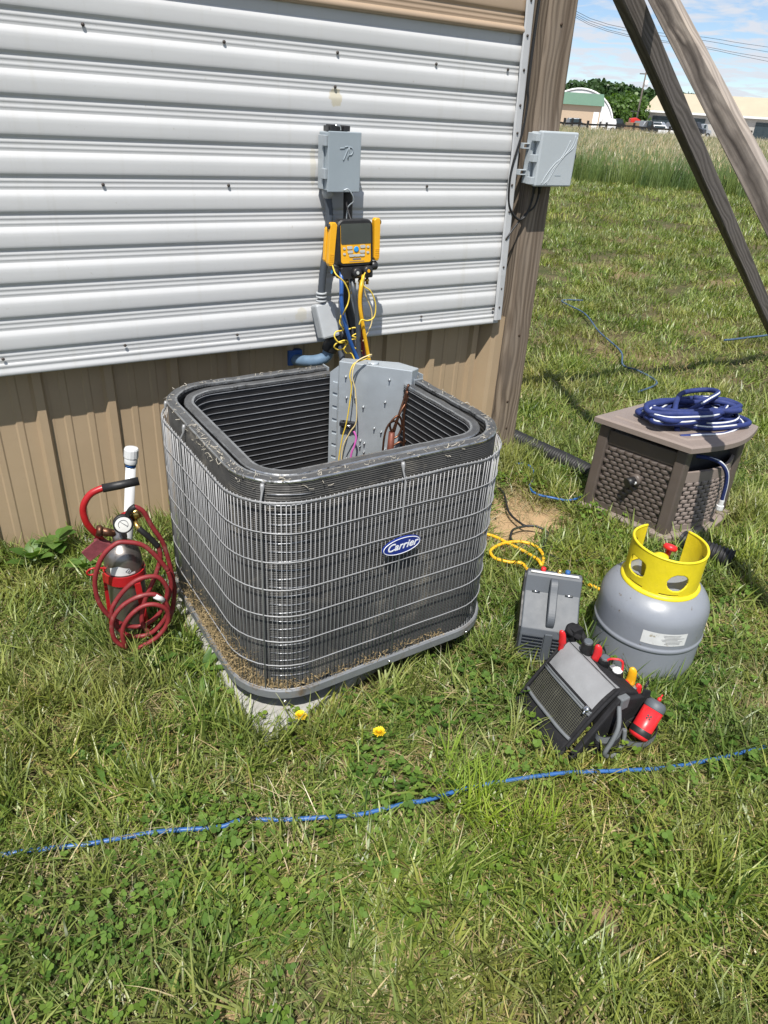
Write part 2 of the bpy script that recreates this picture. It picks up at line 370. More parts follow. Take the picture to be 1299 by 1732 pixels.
# the bare and dry spots of the lawn: centre x, y, radius, strength
DIRT = [(1.93,1.93,.24,1.0), (1.80,1.80,.16,.9), (2.10,1.86,.10,.7), (.20,.70,.075,.9), (.30,.74,.05,.6), (.1,2.50,.10,.8), (-.1,2.52,.12,.8), (.30,2.50,.08,.6),
        (1.99,1.62,.09,.6), (2.30,1.45,.07,.55), (.74,.47,.06,.5), (.95,.52,.05,.5), (3.4,2.75,.22,.35), (4.4,3.5,.30,.28), (5.6,3.9,.3,.3), (6.6,5.9,.45,.3), (7.5,4.9,.4,.28), (9.,8.,.6,.3), (3.0,2.6,.12,.4),
        (.55,1.12,.08,.5), (.85,1.06,.10,.5), (1.08,.98,.07,.5), (2.2,.95,.16,.45), (1.95,.72,.12,.4)]
def ground_mat():
    m, nt, b, o = new_mat('ground_soil'); b.inputs['Roughness'].default_value = .95; b.inputs['Specular IOR Level'].default_value = .15
    g = N(nt, 'ShaderNodeNewGeometry'); v = g.outputs['Position']
    warp = N(nt, 'ShaderNodeTexNoise'); warp.inputs['Scale'].default_value = 9; warp.inputs['Detail'].default_value = 5; nt.links.new(v, warp.inputs['Vector'])
    s = N(nt, 'ShaderNodeVectorMath', operation='SCALE'); s.inputs['Scale'].default_value = .22; nt.links.new(warp.outputs['Color'], s.inputs[0])
    a = N(nt, 'ShaderNodeVectorMath', operation='ADD'); nt.links.new(v, a.inputs[0]); nt.links.new(s.outputs[0], a.inputs[1])
    acc = None
    for x, y, r, k in DIRT:
        d = N(nt, 'ShaderNodeVectorMath', operation='DISTANCE'); d.inputs[1].default_value = (x+.11, y+.11, .11); nt.links.new(a.outputs[0], d.inputs[0])
        mr = N(nt, 'ShaderNodeMapRange'); mr.inputs['From Min'].default_value = r*1.5; mr.inputs['From Max'].default_value = r*.6; mr.inputs['To Max'].default_value = k
        nt.links.new(d.outputs['Value'], mr.inputs['Value'])
        if acc is None: acc = mr.outputs[0]
        else:
            mm = N(nt, 'ShaderNodeMath', operation='MAXIMUM'); nt.links.new(acc, mm.inputs[0]); nt.links.new(mr.outputs[0], mm.inputs[1]); acc = mm.outputs[0]
    n1 = noise_n(nt, v, 3.0, 6, .65); n2 = noise_n(nt, v, 55, 5, .7); n3 = noise_n(nt, v, 260, 3, .7)
    thatch = ramp_n(nt, n2, [(.32, (.035, .032, .018)), (.52, (.11, .09, .048)), (.72, (.23, .185, .10))])
    green = ramp_n(nt, n2, [(.3, (.018, .028, .009)), (.7, (.06, .085, .022))])
    c = mix_n(nt, ramp_n(nt, n1, [(.42, 0.), (.62, .75)]), thatch, green)
    soil = ramp_n(nt, n3, [(.3, (.30, .195, .105)), (.5, (.42, .29, .165)), (.75, (.50, .37, .23))])
    c = mix_n(nt, acc, c, soil)
    nt.links.new(c, b.inputs['Base Color'])
    h = mix_n(nt, .4, n2, n3); bump_n(nt, b, h, .8, .012)
ground_mat()

# ---------------------------------------------------------------- ground
g = MB()
xs = [-900, -200, -40, -8, -4, -2, -1, 0, 1, 2, 3, 4, 6, 9, 14, 24, 45, 100, 250, 600, 1500]
g.sheet([[(x, y, 0) for x in xs] for y in [-900, -200, -40, -8, -4, -2, -1, 0, 1, 2, 3, 4, 6, 9, 14, 24, 45, 100, 250, 600, 1500]])
tag(obj('ground', g, 'ground_soil'), kind='structure')

# ---------------------------------------------------------------- the mobile home's wall
XL = -3.0
def xr(z): return 2.062 + (1.9-z)*.045          # right end of the wall leans a little
home = Thing('mobile_home', 'long white ribbed-metal wall of a mobile home above tan corrugated skirting', 'house', (0, 2.5, 0))
PITCHZ = .0998; YB = 2.456
prof = [(0, .0015), (.004, .0035), (.010, .0068), (.0145, .0086), (.0185, .0095), (.028, .0096), (.040, .0094), (.050, .0088), (.056, .0080), (.0590, .0066), (.0630, .0026), (.0650, .0016), (.0700, .0014),
        (.0725, .0022), (.0755, .0030), (.0785, .0022), (.0800, .0014), (.0850, .0013), (.0875, .0021), (.0905, .0028), (.0930, .0020), (.0945, .0014), (.0998, .0015)]
def course(ztop, p, y0, x0, x1f, nx=14):
    mb = MB(); rows = []
    for t, o in [(t_, o_*.88) for t_, o_ in p]:
        z = ztop-t; x1 = x1f(z)
        rows.append([(x0+(x1-x0)*i/nx, y0-o, z) for i in range(nx+1)])
    return mb.sheet(rows)
zt = .762+.0635                         # top of the lowest full course (dark fold at .762)
for k in range(0, 10):
    c_ = home.part('siding_course', course(zt+k*PITCHZ, prof, YB, XL, xr), 'siding_white', fix=False)
bot = [(0, .002), (.004, .006), (.010, .0065), (.014, .004), (.020, .0045), (.026, .0085), (.036, .0095), (.040, .006), (.0405, .001)]
home.part('siding_lip', course(zt-PITCHZ+.0, bot[:1]+[(a, b) for a, b in bot[1:]], YB, XL, xr), 'siding_white', fix=False)
ztop_white = zt+9*PITCHZ
# the fold under the brown band, then the brown courses
fold = [(0, .010), (.012, .0125), (.020, .0128), (.024, .006), (.0241, .001)]
BZ = 1.753
home.part('siding_course', course(ztop_white+.0, [(0, .002), (.0002, .002)], YB, XL, xr), 'siding_white', fix=False)
upw = [(-.045, .006), (-.03, .006), (-.012, .004), (0, .002)]
home.part('siding_course', course(ztop_white, upw, YB, XL, xr), 'siding_white', fix=False)
home.part('upper_lip', course(BZ+.022, [(-.004, .004), (0, .016), (.006, .020), (.014, .021), (.019, .017), (.022, .008), (.0222, .002)], YB-.004, XL, xr), 'siding_brown', fix=False)
for k in range(0, 4):
    home.part('upper_course', course(BZ+.026+PITCHZ+k*PITCHZ, prof, YB-.004, XL, xr), 'siding_brown', fix=False)
core = MB()
core.prism([(XL, YB+.004, .70), (xr(.7)-.002, YB+.004, .70), (xr(2.3)-.002, YB+.004, 2.3), (XL, YB+.004, 2.3)], (0, 3.2, 0))
home.part('wall_core', core, 'siding_white')
# corner trim, with its dented lower end
tr = MB(); rows = []
for i in range(25):
    z = 2.25-i*(2.25-.705)/24; x = xr(z)-.030
    w = .034; j = .0016*math.sin(z*31)+(.004 if z < .93 else 0)
    rows.append([(x-j, YB-.0195, z), (x+.006, YB-.0225-abs(j), z), (x+w, YB-.0225, z), (x+w+.004, YB-.020, z), (x+w+.004, YB+.03, z)])
tr.sheet(rows, smooth=False)
trim = home.part('corner_trim', tr, 'trim_white', fix=False)
# skirting: tan panels with vertical ribs, three feet wide each
YS = 2.535
def skirt_profile(x0, x1):
    pts = [(x0, 0.)]; x = .23-.2286*16
    while x < x1+.3:
        for dx_, o in ((-.026, 0), (-.016, .019), (.010, .019), (.020, 0)): pts.append((x+dx_, o))
        for mx_ in (.0762, .1524):
            for dx_, o in ((-.014, 0), (-.009, .0035), (.009, .0035), (.014, 0)): pts.append((x+mx_+dx_, o))
        x += .2286
    pts = sorted(p for p in set(pts) if x0 <= p[0] <= x1)
    if pts[-1][0] < x1: pts.append((x1, 0.))
    return pts
edges = [XL, -1.59, -.675, .24+.0, 1.15, 2.02]
edges = [XL, .2586-.9144*2, .2586-.9144, .2586, .2586+.9144, 2.07]
for a, b_ in zip(edges[:-1], edges[1:]):
    mb = MB(); pr = skirt_profile(a, b_)
    mb.sheet([[(x, YS-o, z) for x, o in pr] for z in (.80, .55, .3, .1, -.12)], smooth=False)
    mb.sheet([[(b_-.001, YS-.001, z), (b_+.004, YS-.0005, z)] for z in (.80, -.12)], smooth=False)
    home.part('skirting_panel', mb, 'skirt_tan', fix=False)
cs = MB()
cs.sheet([[(2.066, YS-.001, z), (2.085, YS-.004, z), (2.115, YS-.060, z), (2.135, YS-.068, z), (2.175, YS-.068, z), (2.176, YS+.2, z)] for z in (.704, .3, -.12)], smooth=False)
home.part('skirting_corner', cs, 'skirt_tan', fix=False)
sw = MB(); sw.b2((2.06, YS+.2, -.1), (2.17, 5.6, .70)); home.part('skirting_side', sw, 'skirt_tan')
# screws
sc = MB(); sc.lathe([(.0052, 0), (.0052, .002), (.0036, .0045), (.0012, .005)], 8, axis=(0, -1, 0)); sme = sc.mesh('screw'); sme.materials.append(MATS['screw_dark'])
for x, z in [(.5, 1.640), (.901, 1.634), (1.285, 1.637), (1.676, 1.634), (.502, 1.240), (.896, 1.240), (1.679, 1.241), (1.279, 1.541), (.139, .742), (.509, .748), (.903, .747), (1.221, .746), (1.702, .748), (2.08, .752), (2.0, 1.64), (.1, 1.64), (.1, 1.24)]:
    home.share('screw', sme, loc=(x, YB-.0048 if z > .8 else YB-.008, z), rot=(0, random.random()*3, 0))
for z in [1.856, 1.75, 1.643, 1.528, 1.434, 1.345, 1.249, 1.149, 1.046, .93, .84, .76]:
    home.share('screw', sme, parent=None, loc=(xr(z)-.012, YB-.0225, z))
# rust stain plate where a fixture once sat: a flat yellowed ghost above the disconnect
# ---------------------------------------------------------------- post and braces
def beam_obj(name, A, B, w, d, mat, label, cat, side=(0, 1, 0), bev=.004, wob=.0015, seg=14):
    A, B = Vector(A), Vector(B); z = (B-A).normalized(); y = Vector(side); y = (y-z*y.dot(z)).normalized(); x = y.cross(z)
    Lh = (B-A).length; mb = MB(); rows = []
    for i in range(seg+1):
        t = Lh*i/seg
        q = lambda s: wob*mnoise.noise(Vector((t*3+s*9.1, s*3.3, A.x)))
        c = .10*min(w, d)
        ring = [(-w/2+c, -d/2), (w/2-c, -d/2), (w/2, -d/2+c), (w/2, d/2-c), (w/2-c, d/2), (-w/2+c, d/2), (-w/2, d/2-c), (-w/2, -d/2+c)]
        rows.append([Vector((a+q(k), b+q(k+11), t)) for k, (a, b) in enumerate(ring)])
    mb.sheet(rows, closed=True, smooth=False)
    o0 = len(mb.v)-len(rows)*8
    mb.f += [tuple(range(o0, o0+8))[::-1], tuple(range(o0+seg*8, o0+seg*8+8))]; mb.m += [0, 0]; mb.sm += [False, False]
    M = Matrix.Identity(4)
    for i in range(3): M[i][0], M[i][1], M[i][2], M[i][3] = x[i], y[i], z[i], A[i]
    o = obj(name, mb, mat); o.matrix_world = M; return tag(o, label, cat)
post = beam_obj('wooden_post', (2.266, 2.512, -.12), (2.213, 2.512, 2.6), .142, .142, 'post_wood', 'square weathered timber post at the corner of the white wall', 'post', side=(0, 1, 0))
def nails(parent, pts, r=.004):
    mb = MB(); mb.lathe([(r, 0), (r, .0015), (r*.4, .0025)], 8, axis=(0, -1, 0)); me = mb.mesh('nail'); me.materials.append(MATS['nail_rust'])
    inv = parent.matrix_world.inverted()
    for p, nrm in pts:
        o = bpy.data.objects.new('nail', me); scene.collection.objects.link(o); o.parent = parent
        M = Vector(nrm).to_track_quat('-Y', 'Z').to_matrix().to_4x4(); M.translation = Vector(p); o.matrix_local = inv @ M
bpy.context.view_layer.update()
nails(post, [((2.24, 2.4405, .30), (0, -1, 0)), ((2.26, 2.4405, .16), (0, -1, 0)), ((2.22, 2.4405, 1.80), (0, -1, 0)), ((2.25, 2.4405, .62), (0, -1, 0))], .006)
b1 = beam_obj('diagonal_brace', Vector((2.46, 2.39, 1.93))-Vector((2.1, .4, -1.33))*.06, Vector((2.5, 2.4, 1.9))+Vector((2.1, .4, -1.33))*1.42, .088, .055, 'brace_dark', 'thin dark grey diagonal timber brace running down to the lawn', 'brace')
b2v = Vector((-.246, -.784, -.57))
b2 = beam_obj('diagonal_brace', Vector((2.585, 2.3, 1.905))-b2v*.2, Vector((2.585, 2.3, 1.905))+b2v*3.35, .084, .045, 'brace_grey', 'thick pale grey diagonal timber with a long dark crack, nearest the camera', 'brace', side=(1, 0, .0))
bpy.context.view_layer.update()
# ---------------------------------------------------------------- pad
pad = MB()
pp = [(.492, 1.258), (1.02, 1.42), (1.28, 2.10), (.458, 2.12)]
pad.prism([(x, y, -.08) for x, y in pp], (0, 0, .118))
single('equipment_pad', pad, 'concrete', (.96, 1.70, -.08), 'pale concrete pad under the condenser unit with one corner showing', 'pad', bev=.012)

# ---------------------------------------------------------------- condenser unit
UO = Vector((.479, 1.298, .095)); UR = Matrix.Rotation(rad(1.2), 4, 'Z')
UM = Matrix.Translation(UO) @ UR
UW, UD = .838, .765
def rrect(inset, r, x0=0, y0=0, x1=UW, y1=UD, n=9):
    """rounded rectangle, counter-clockwise from front-left; list of (x, y, nx, ny)"""
    a0, b0, a1, b1 = x0+inset, y0+inset, x1-inset, y1-inset; pts = []
    for cx, cy, s in ((a0+r, b0+r, 180), (a1-r, b0+r, 270), (a1-r, b1-r, 0), (a0+r, b1-r, 90)):
        for i in range(n+1):
            a = rad(s+90*i/n); pts.append((cx+r*math.cos(a), cy+r*math.sin(a), math.cos(a), math.sin(a)))
    return pts
def densify(pts, step=.03):
    o_ = []
    for (a, b) in zip(pts, pts[1:]):
        d = math.hypot(b[0]-a[0], b[1]-a[1]); k = max(1, int(d/step))
        for i in range(k): 
            t = i/k; o_.append(tuple(a[j]+(b[j]-a[j])*t for j in range(4)))
    o_.append(pts[-1]); return o_
def coil_path(inset, r):
    """open path: back end by the control box, along the back, left, front, right"""
    p = rrect(inset, r); n = 10
    fl, fr, br, bl = p[0:n], p[n:2*n], p[2*n:3*n], p[3*n:4*n]
    back_end = (.583, UD-inset, 0, 1); right_end = (UW-inset, .492, 1, 0)
    return densify([back_end]+bl+fl+fr+[right_end])
U = Thing('condenser_unit', 'open-topped air conditioner condenser with wire guard standing on a concrete pad', 'air conditioner', UO)
def up(mb, rows_): pass
def T3(x, y, z): return UM @ Vector((x, y, z))
ZT = .645        # coil top above the pan bottom
def coil(inset, r, th, z0, z1, pitch, amp, matside, matedge, name, seed):
    path = coil_path(inset, r); nz = int((z1-z0)/pitch*2)
    mb = MB(); rows = []
    for k in range(nz+1):
        z = z0+(z1-z0)*k/nz; a = amp*(1 if k % 2 else -1)
        rows.append([T3(x+nx*a, y+ny*a, z) for x, y, nx, ny in path])
    mb.sheet(rows, smooth=False)
    rows = []
    for k in range(nz//2+1):
        z = z0+(z1-z0)*k/(nz//2); a = amp*.6*(1 if k % 2 else -1)
        rows.append([T3(x-nx*(th+a), y-ny*(th+a), z) for x, y, nx, ny in path])
    mb.sheet(rows, smooth=False)
    for i in (0, -1):
        x, y, nx, ny = path[i]
        mb.add([T3(x, y, z0), T3(x-nx*th, y-ny*th, z0), T3(x-nx*th, y-ny*th, z1), T3(x, y, z1)], [(0, 1, 2, 3)])
    c = U.part(name, mb, matside, fix=False)
    # crimped metal edge along the top, slightly battered
    eb = MB(); rows = [[] for _ in range(7)]
    for i, (x, y, nx, ny) in enumerate(path):
        j = .0014*mnoise.noise(Vector((x*22+seed, y*22, 0)))+0.0012*mnoise.noise(Vector((x*90, y*90, seed)))
        for q, (oo, zz_) in enumerate(((.0016, -.005), (.0022, -.001), (.0, .0022), (-th*.30, .0003), (-th*.80, .0018), (-th-.0016, .0012), (-th-.0016, -.007))):
            rows[q].append(T3(x+nx*(oo+j), y+ny*(oo+j), z1+zz_+j*1.2))
    eb.sheet(rows[:3], 1, smooth=False); eb.sheet(rows[2:5], 0, smooth=False); eb.sheet(rows[4:], 1, smooth=False)
    U.part('edge_strip', eb, matedge, parent=c, fix=False)
    return c, path
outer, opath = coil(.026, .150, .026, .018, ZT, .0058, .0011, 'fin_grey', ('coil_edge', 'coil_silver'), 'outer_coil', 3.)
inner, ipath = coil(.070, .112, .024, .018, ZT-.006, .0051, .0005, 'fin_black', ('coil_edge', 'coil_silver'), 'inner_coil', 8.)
# dark channel between the two coils at the top
# refrigerant tubes showing on the inside faces
for k in range(30):
    z = .036+k*.0204
    mb = MB(); mb.tube([T3(x-nx*.0262, y-ny*.0262, z) for x, y, nx, ny in ipath], .0013, 5)
    U.part('tube', mb, 'tube_line', parent=inner, fix=False)
corner = [p for p in opath if p[0] < .17 and p[1] < .12 and p[0]+.0 > .03]
for k in range(22):
    z = .06+k*.0262
    a = [p for p in opath if .075 < p[0] < .19 and p[1] < .11]
    if len(a) > 2:
        mb = MB(); mb.tube([T3(x+nx*.0012, y+ny*.0012, z+.0015*math.sin(k*3+i)) for i, (x, y, nx, ny) in enumerate(a)], .0018, 5)
        U.part('tube', mb, 'tube_line', parent=outer, fix=False)
# header plates at the two coil ends
hp = MB()
hp.b2((.585, UD-.062, .02), (.588, UD-.022, ZT+.004), M=UM); hp.b2((UW-.064, .494, .02), (UW-.020, .497, ZT+.004), M=UM)
U.part('header_plate', hp, 'galv')
# base pan
bp_ = MB(); pan = rrect(0, .172)
rows = [[T3(x-nx*o_, y-ny*o_, z) for x, y, nx, ny in pan] for o_, z in ((.004, 0), (0, .003), (0, .026), (.003, .030), (.006, .030), (.006, .012), (.2, .012))]
bp_.sheet(rows, closed=True, smooth=False)
bp_.sheet([[T3(x-nx*o_, y-ny*o_, .0) for x, y, nx, ny in pan] for o_ in (.004, .25)], closed=True, smooth=False)
bp_.b2((.15, .15, .001), (UW-.15, UD-.15, .011), M=UM)
pan_o = U.part('base_pan', bp_, 'galv_pan', fix=False)
ft = MB()
for fx, fy in ((.22, .12), (.60, .12), (.22, .64), (.60, .64)):
    ft = MB(); ft.lathe([(.03, -.060), (.03, 0)], 14, c=T3(fx, fy, 0)); U.part('foot', ft, 'black_rubber', parent=pan_o)
bolt = MB(); bolt.lathe([(.0055, 0), (.0055, .004), (.003, .006)], 6, axis=(0, -1, 0)); bme = bolt.mesh('bolt'); bme.materials.append(MATS['chrome'])
for bx in (.09, .42, .70): U.share('bolt', bme, parent=pan_o, loc=T3(bx, .0, .014))
# wire guard: horizontal and vertical wires, thicker hold-down rods
gpath = rrect(.008, .166)
gp = gpath[:]                                    # closed ring
ring = densify(gp+[gp[0]], .04)
s_acc = [0]
for a, b_ in zip(ring, ring[1:]): s_acc.append(s_acc[-1]+math.hypot(b_[0]-a[0], b_[1]-a[1]))
PER = s_acc[-1]
def ring_at(s):
    s %= PER
    for i in range(len(ring)-1):
        if s <= s_acc[i+1]:
            t = (s-s_acc[i])/(s_acc[i+1]-s_acc[i]+1e-9); a, b_ = ring[i], ring[i+1]
            return tuple(a[j]+(b_[j]-a[j])*t for j in range(4))
    return ring[0]
GZ = [.598-.0812*k for k in range(8)]
guard = None
for z in [.6]+GZ:
    mb = MB(); mb.tube([T3(x+nx*.0015, y+ny*.0015, z+.0022*mnoise.noise(Vector((i*.35, z*50, 2)))) for i, (x, y, nx, ny) in enumerate(ring[:-1])], .0016, 6, closed=True)
    w_ = U.part('horizontal_wire' if guard else 'wire_guard', mb, 'wire_steel', parent=guard, fix=False)
    guard = guard or w_
for s_ in (.135, .515, PER-.286, PER-.475):
    x_, y_, nx, ny = ring_at(s_); gd = MB(); zt_ = .634
    gd.tube([T3(x_+nx*.002, y_+ny*.002, .02), T3(x_+nx*.002, y_+ny*.002, .595), T3(x_-nx*.010, y_-ny*.010, zt_-.018), T3(x_-nx*.013, y_-ny*.013, zt_-.004), T3(x_-nx*.014, y_-ny*.014, zt_+.004)], [.0022, .0022, .0030, .0058, .0045], 7)
    U.part('hold_down_rod', gd, 'wire_steel', parent=guard, fix=False)
vw = MB(); vw.tube([(0, 0, .016), (.0003, .0002, .30), (0, 0, .602)], .0012, 5); vme = vw.mesh('vertical_wire'); vme.materials.append(MATS['wire_steel'])
nw = 236
for i in range(nw):
    x, y, nx, ny = ring_at(PER*i/nw)
    if x > .50 and y > .70 or (x > .79 and y > .5): continue
    p = T3(x-nx*.0012, y-ny*.0012, 0)
    U.share('vertical_wire', vme, parent=guard, loc=p, rot=(random.gauss(0, .0011), random.gauss(0, .0011), random.random()*6))
# the maker's badge
bx, bz = .427, .408
bd = MB(); pts = []
bM = UM @ frame((1, 0, .03), (0, 0, 1), (bx, -.001, bz))
for rr_, hh in ((1, 0), (1, .003), (.93, .0045)):
    pts.append([bM @ Vector((.060*rr_*math.cos(a), .0265*rr_*math.sin(a), hh)) for a in [2*math.pi*i/40 for i in range(40)]])
bd.sheet(pts, closed=True, smooth=False); o0 = len(bd.v)-40
bd.f.append(tuple(range(o0, o0+40))); bd.m.append(0); bd.sm.append(False)
badge = U.part('badge', bd, 'badge_blue', label='blue oval badge with white lettering')
rim = MB(); rim.tube([bM @ Vector((.0565*math.cos(a), .0235*math.sin(a), .0044)) for a in [2*math.pi*i/44 for i in range(44)]], .0011, 5, closed=True)
U.part('badge_rim', rim, 'badge_white', parent=badge, fix=False)
U.part('lettering', text_mesh('Carrier', .0315, bM @ Matrix.Translation((0, .001, .0048)), .0004, .35, 1.0, .0004), 'badge_white', parent=badge)
# control box in the back right corner
cbp = [Vector(p) for p in ((1.055, 1.951, 0), (1.232, 1.794, 0), (1.280, 1.83, 0), (1.286, 1.955, 0), (1.115, 2.035, 0))]
cbx = MB(); A_ = [Vector((p.x, p.y, .13)) for p in cbp]
tops = [.784, .780, .772, .752, .762]
Bt = [Vector((p.x, p.y, z)) for p, z in zip(cbp, tops)]
k = len(A_); cbx.add(A_+Bt, [(0, 1, 2, 3, 4)[::-1], (5, 6, 7, 8, 9)]+[(i, (i+1) % k, k+(i+1) % k, k+i) for i in range(k)])
ctrl = U.part('control_panel', cbx, 'galv', bev=.0025)
ctrl['label'] = 'blue-grey sheet metal control panel in the open corner'
pa, pb = cbp[0], cbp[1]; pd = (pb-pa).normalized(); pn = Vector((pd.y, -pd.x, 0))
def on_panel(f, z, o_=0.): q = pa+(pb-pa)*f+pn*o_; return Vector((q.x, q.y, z))
ps = MB(); ps.lathe([(.0042, 0), (.0042, .002), (.0024, .004), (.0018, .010)], 8, axis=pn); psm = ps.mesh('screw'); psm.materials.append(MATS['chrome'])
for f, z in ((.10, .735), (.70, .742), (.12, .665), (.24, .668), (.66, .665), (.36, .64), (.53, .57), (.63, .56), (.34, .52), (.34, .50), (.40, .512), (.40, .48), (.70, .50), (.50, .45), (.15, .45)):
    U.share('screw', psm, parent=ctrl, loc=on_panel(f, z))
lv = MB()
for i in range(8):
    z = .715-i*.045
    lv.prism([on_panel(-.075, z, .002), on_panel(-.01, z-.003, .002), on_panel(-.01, z-.037, .002), on_panel(-.075, z-.034, .002)], pn*.004)
lv.prism([on_panel(-.12, .745, 0), on_panel(0, .77, 0), on_panel(0, .2, 0), on_panel(-.12, .2, 0)], pn*.0018)
U.part('slotted_strip', lv, 'galv', parent=ctrl)
kb = MB(); kb.lathe([(.02, 0), (.016, .003), (.0, .004)], 16, c=(1.165, 1.925, .7735)); U.part('knockout', kb, 'galv', parent=ctrl)
flange = MB(); flange.prism([T3(UW-.02, .50, .50), T3(UW-.02, .60, .50), T3(UW-.02, .60, .655), T3(UW-.02, .50, .66)], (.003, 0, 0))
U.part('side_flange', flange, 'galv', parent=ctrl)
tb = MB(); M_ = frame(pd, (0, 0, 1), on_panel(.17, .575, .008)); tb.box((0, 0, 0), (.046, .022, .018), M=M_); tb.box((-.02, .004, .004), (.018, .014, .022), M=M_)
tbk = U.part('terminal_block', tb, 'black_plastic', bev=.002)
tm = MB(); tm.tube([M_ @ Vector((-.006+.008*i, 0, .012)) for i in range(3)], .004, 8); U.part('terminal_screw', tm, 'chrome', parent=tbk)
# wires draped over the panel
def push(pts): return [Vector(p) for p in pts]
w1 = MB(); w1.tube(smooth_path([(1.135, 1.900, .812), (1.118, 1.884, .806), (1.079, 1.896, .790), (1.064, 1.895, .754), (1.070, 1.892, .715), (1.064, 1.895, .631), (1.058, 1.90, .579), (1.05, 1.905, .537), (1.042, 1.91, .45), (1.04, 1.90, .36)]), .0022, 6)
U.part('yellow_wire', w1, 'yellow_wire', fix=False)
w2 = MB(); w2.tube(smooth_path([(1.14, 1.905, .800), (1.128, 1.880, .818), (1.083, 1.890, .796), (1.068, 1.886, .752), (1.078, 1.880, .704), (1.083, 1.874, .605), (1.068, 1.886, .563), (1.050, 1.898, .509), (1.046, 1.897, .445), (1.05, 1.89, .36)]), .0022, 6)
U.part('cream_wire', w2, 'cream_wire', fix=False)
w3 = MB(); w3.tube(smooth_path([(1.080, 1.883, .565), (1.086, 1.876, .544), (1.080, 1.876, .513), (1.072, 1.880, .48), (1.072, 1.880, .40)]), .0034, 6)
U.part('pink_wire', w3, 'pink_wire', fix=False)
# copper distributor and capillary tubes
cp = MB(); cp.tube([(1.150, 1.760, .36), (1.150, 1.765, .50), (1.152, 1.765, .598)], [.013, .012, .010], 12)
cop = U.part('copper_header', cp, 'rust_red', fix=False)
for pts in ([(1.152, 1.765, .595), (1.165, 1.76, .64), (1.188, 1.765, .70), (1.2, 1.765, .745), (1.21, 1.775, .74)], [(1.152, 1.765, .595), (1.14, 1.76, .63), (1.165, 1.755, .655), (1.185, 1.76, .62), (1.175, 1.76, .585), (1.158, 1.762, .575)],
            [(1.158, 1.76, .60), (1.17, 1.755, .66), (1.192, 1.76, .69), (1.205, 1.768, .71)], [(1.157, 1.762, .55), (1.18, 1.755, .562), (1.195, 1.76, .55), (1.21, 1.77, .555)],
            [(1.157, 1.762, .52), (1.175, 1.757, .54), (1.195, 1.76, .525), (1.21, 1.77, .51)], [(1.157, 1.762, .49), (1.175, 1.757, .51), (1.195, 1.76, .495), (1.21, 1.77, .47)], [(1.125, 1.765, .40), (1.123, 1.765, .56), (1.135, 1.765, .62), (1.16, 1.76, .635), (1.19, 1.762, .60)],
            [(1.195, 1.76, .73), (1.188, 1.757, .64), (1.196, 1.757, .55), (1.19, 1.76, .44)]):
    mb = MB(); mb.tube(smooth_path(pts), .0036, 7); U.part('capillary_tube', mb, 'copper', parent=cop, fix=False)
ub = MB(); ub.tube(smooth_path([(.93, 1.74, .30), (.935, 1.745, .41), (.965, 1.75, .44), (1.0, 1.755, .42), (1.01, 1.76, .30)]), .008, 8); U.part('discharge_tube', ub, 'copper', fix=False)
# compressor deep inside (seen only from above)
cm = MB(); cm.lathe([(.085, 0), (.09, .02), (.09, .20), (.07, .26), (.02, .28)], 24, c=(.90, 1.72, .11)); U.part('compressor', cm, 'black_plastic')
# dry grass and lint caught in the guard and along the top
db = MB(); rng = random.Random(4)
def straw(mb, p, L_, r_):
    d = Vector((rng.gauss(0, 1), rng.gauss(0, 1), rng.gauss(0, .6))).normalized()*L_; q = Vector((rng.gauss(0, 1), rng.gauss(0, 1), rng.gauss(0, 1)))*L_*.15
    mb.tube([p-d/2, p+q, p+d/2], r_, 3, caps=False)
for i in range(2300):
    s = rng.gauss(-.06, .14) if rng.random() < .8 else rng.uniform(-.55, .75)
    s = PER+s-.04 if s < .04 else s-.04
    x, y, nx, ny = ring_at(s); h = abs(rng.gauss(0, .045 if (s > PER-.35 or s < .1) else .012))
    straw(db, T3(x-nx*rng.uniform(-.004, .022), y-ny*rng.uniform(-.004, .022), .028+h), rng.uniform(.012, .035), rng.uniform(.0004, .0008))
tag(U.part('dry_grass_debris', db, 'straw_mat', fix=False), kind='stuff')
lt = MB()
for i in range(620):
    x, y, nx, ny = opath[rng.randrange(len(opath))]
    w_ = 1 if (x < .12 and y < .45) else .35
    if rng.random() > w_: continue
    x += rng.uniform(-.014, .014)*abs(ny); y += rng.uniform(-.014, .014)*abs(nx)
    o_ = rng.uniform(-.02, .005); straw(lt, T3(x+nx*o_, y+ny*o_, ZT+abs(rng.gauss(0, .003))-(.03*rng.random() if o_ > .001 else 0)), rng.uniform(.006, .018), rng.uniform(.0005, .0014))
tag(U.part('lint', lt, 'lint', fix=False), kind='stuff')

# ---------------------------------------------------------------- disconnect box on the siding
D = Thing('disconnect_box', 'grey metal electrical disconnect box screwed to the white siding', 'electrical box', (1.27, 2.44, 1.23))
db_ = MB(); db_.b2((1.218, 2.372, 1.232), (1.338, 2.442, 1.410)); D.part('body', db_, 'box_grey', bev=.003)
cv = MB(); cv.b2((1.2145, 2.366, 1.229), (1.3395, 2.3715, 1.414)); cov = D.part('cover', cv, 'box_grey', bev=.003)
em = MB()
for pts in ([(1.258, 1.364), (1.276, 1.365)], [(1.276, 1.368), (1.290, 1.369), (1.280, 1.345), (1.272, 1.328)], [(1.289, 1.332), (1.293, 1.368)], [(1.288, 1.368), (1.302, 1.367), (1.308, 1.357), (1.302, 1.346), (1.290, 1.345)]):
    em.tube([(p.x, 2.3655, p.y) for p in smooth_path([(a, b, 0) for a, b in pts], 3)], .0021, 6)
D.part('embossed_mark', em, 'box_grey', parent=cov, fix=False)
hg = MB()
for z in (1.385, 1.285): hg.b2((1.206, 2.374, z-.016), (1.2175, 2.400, z+.016))
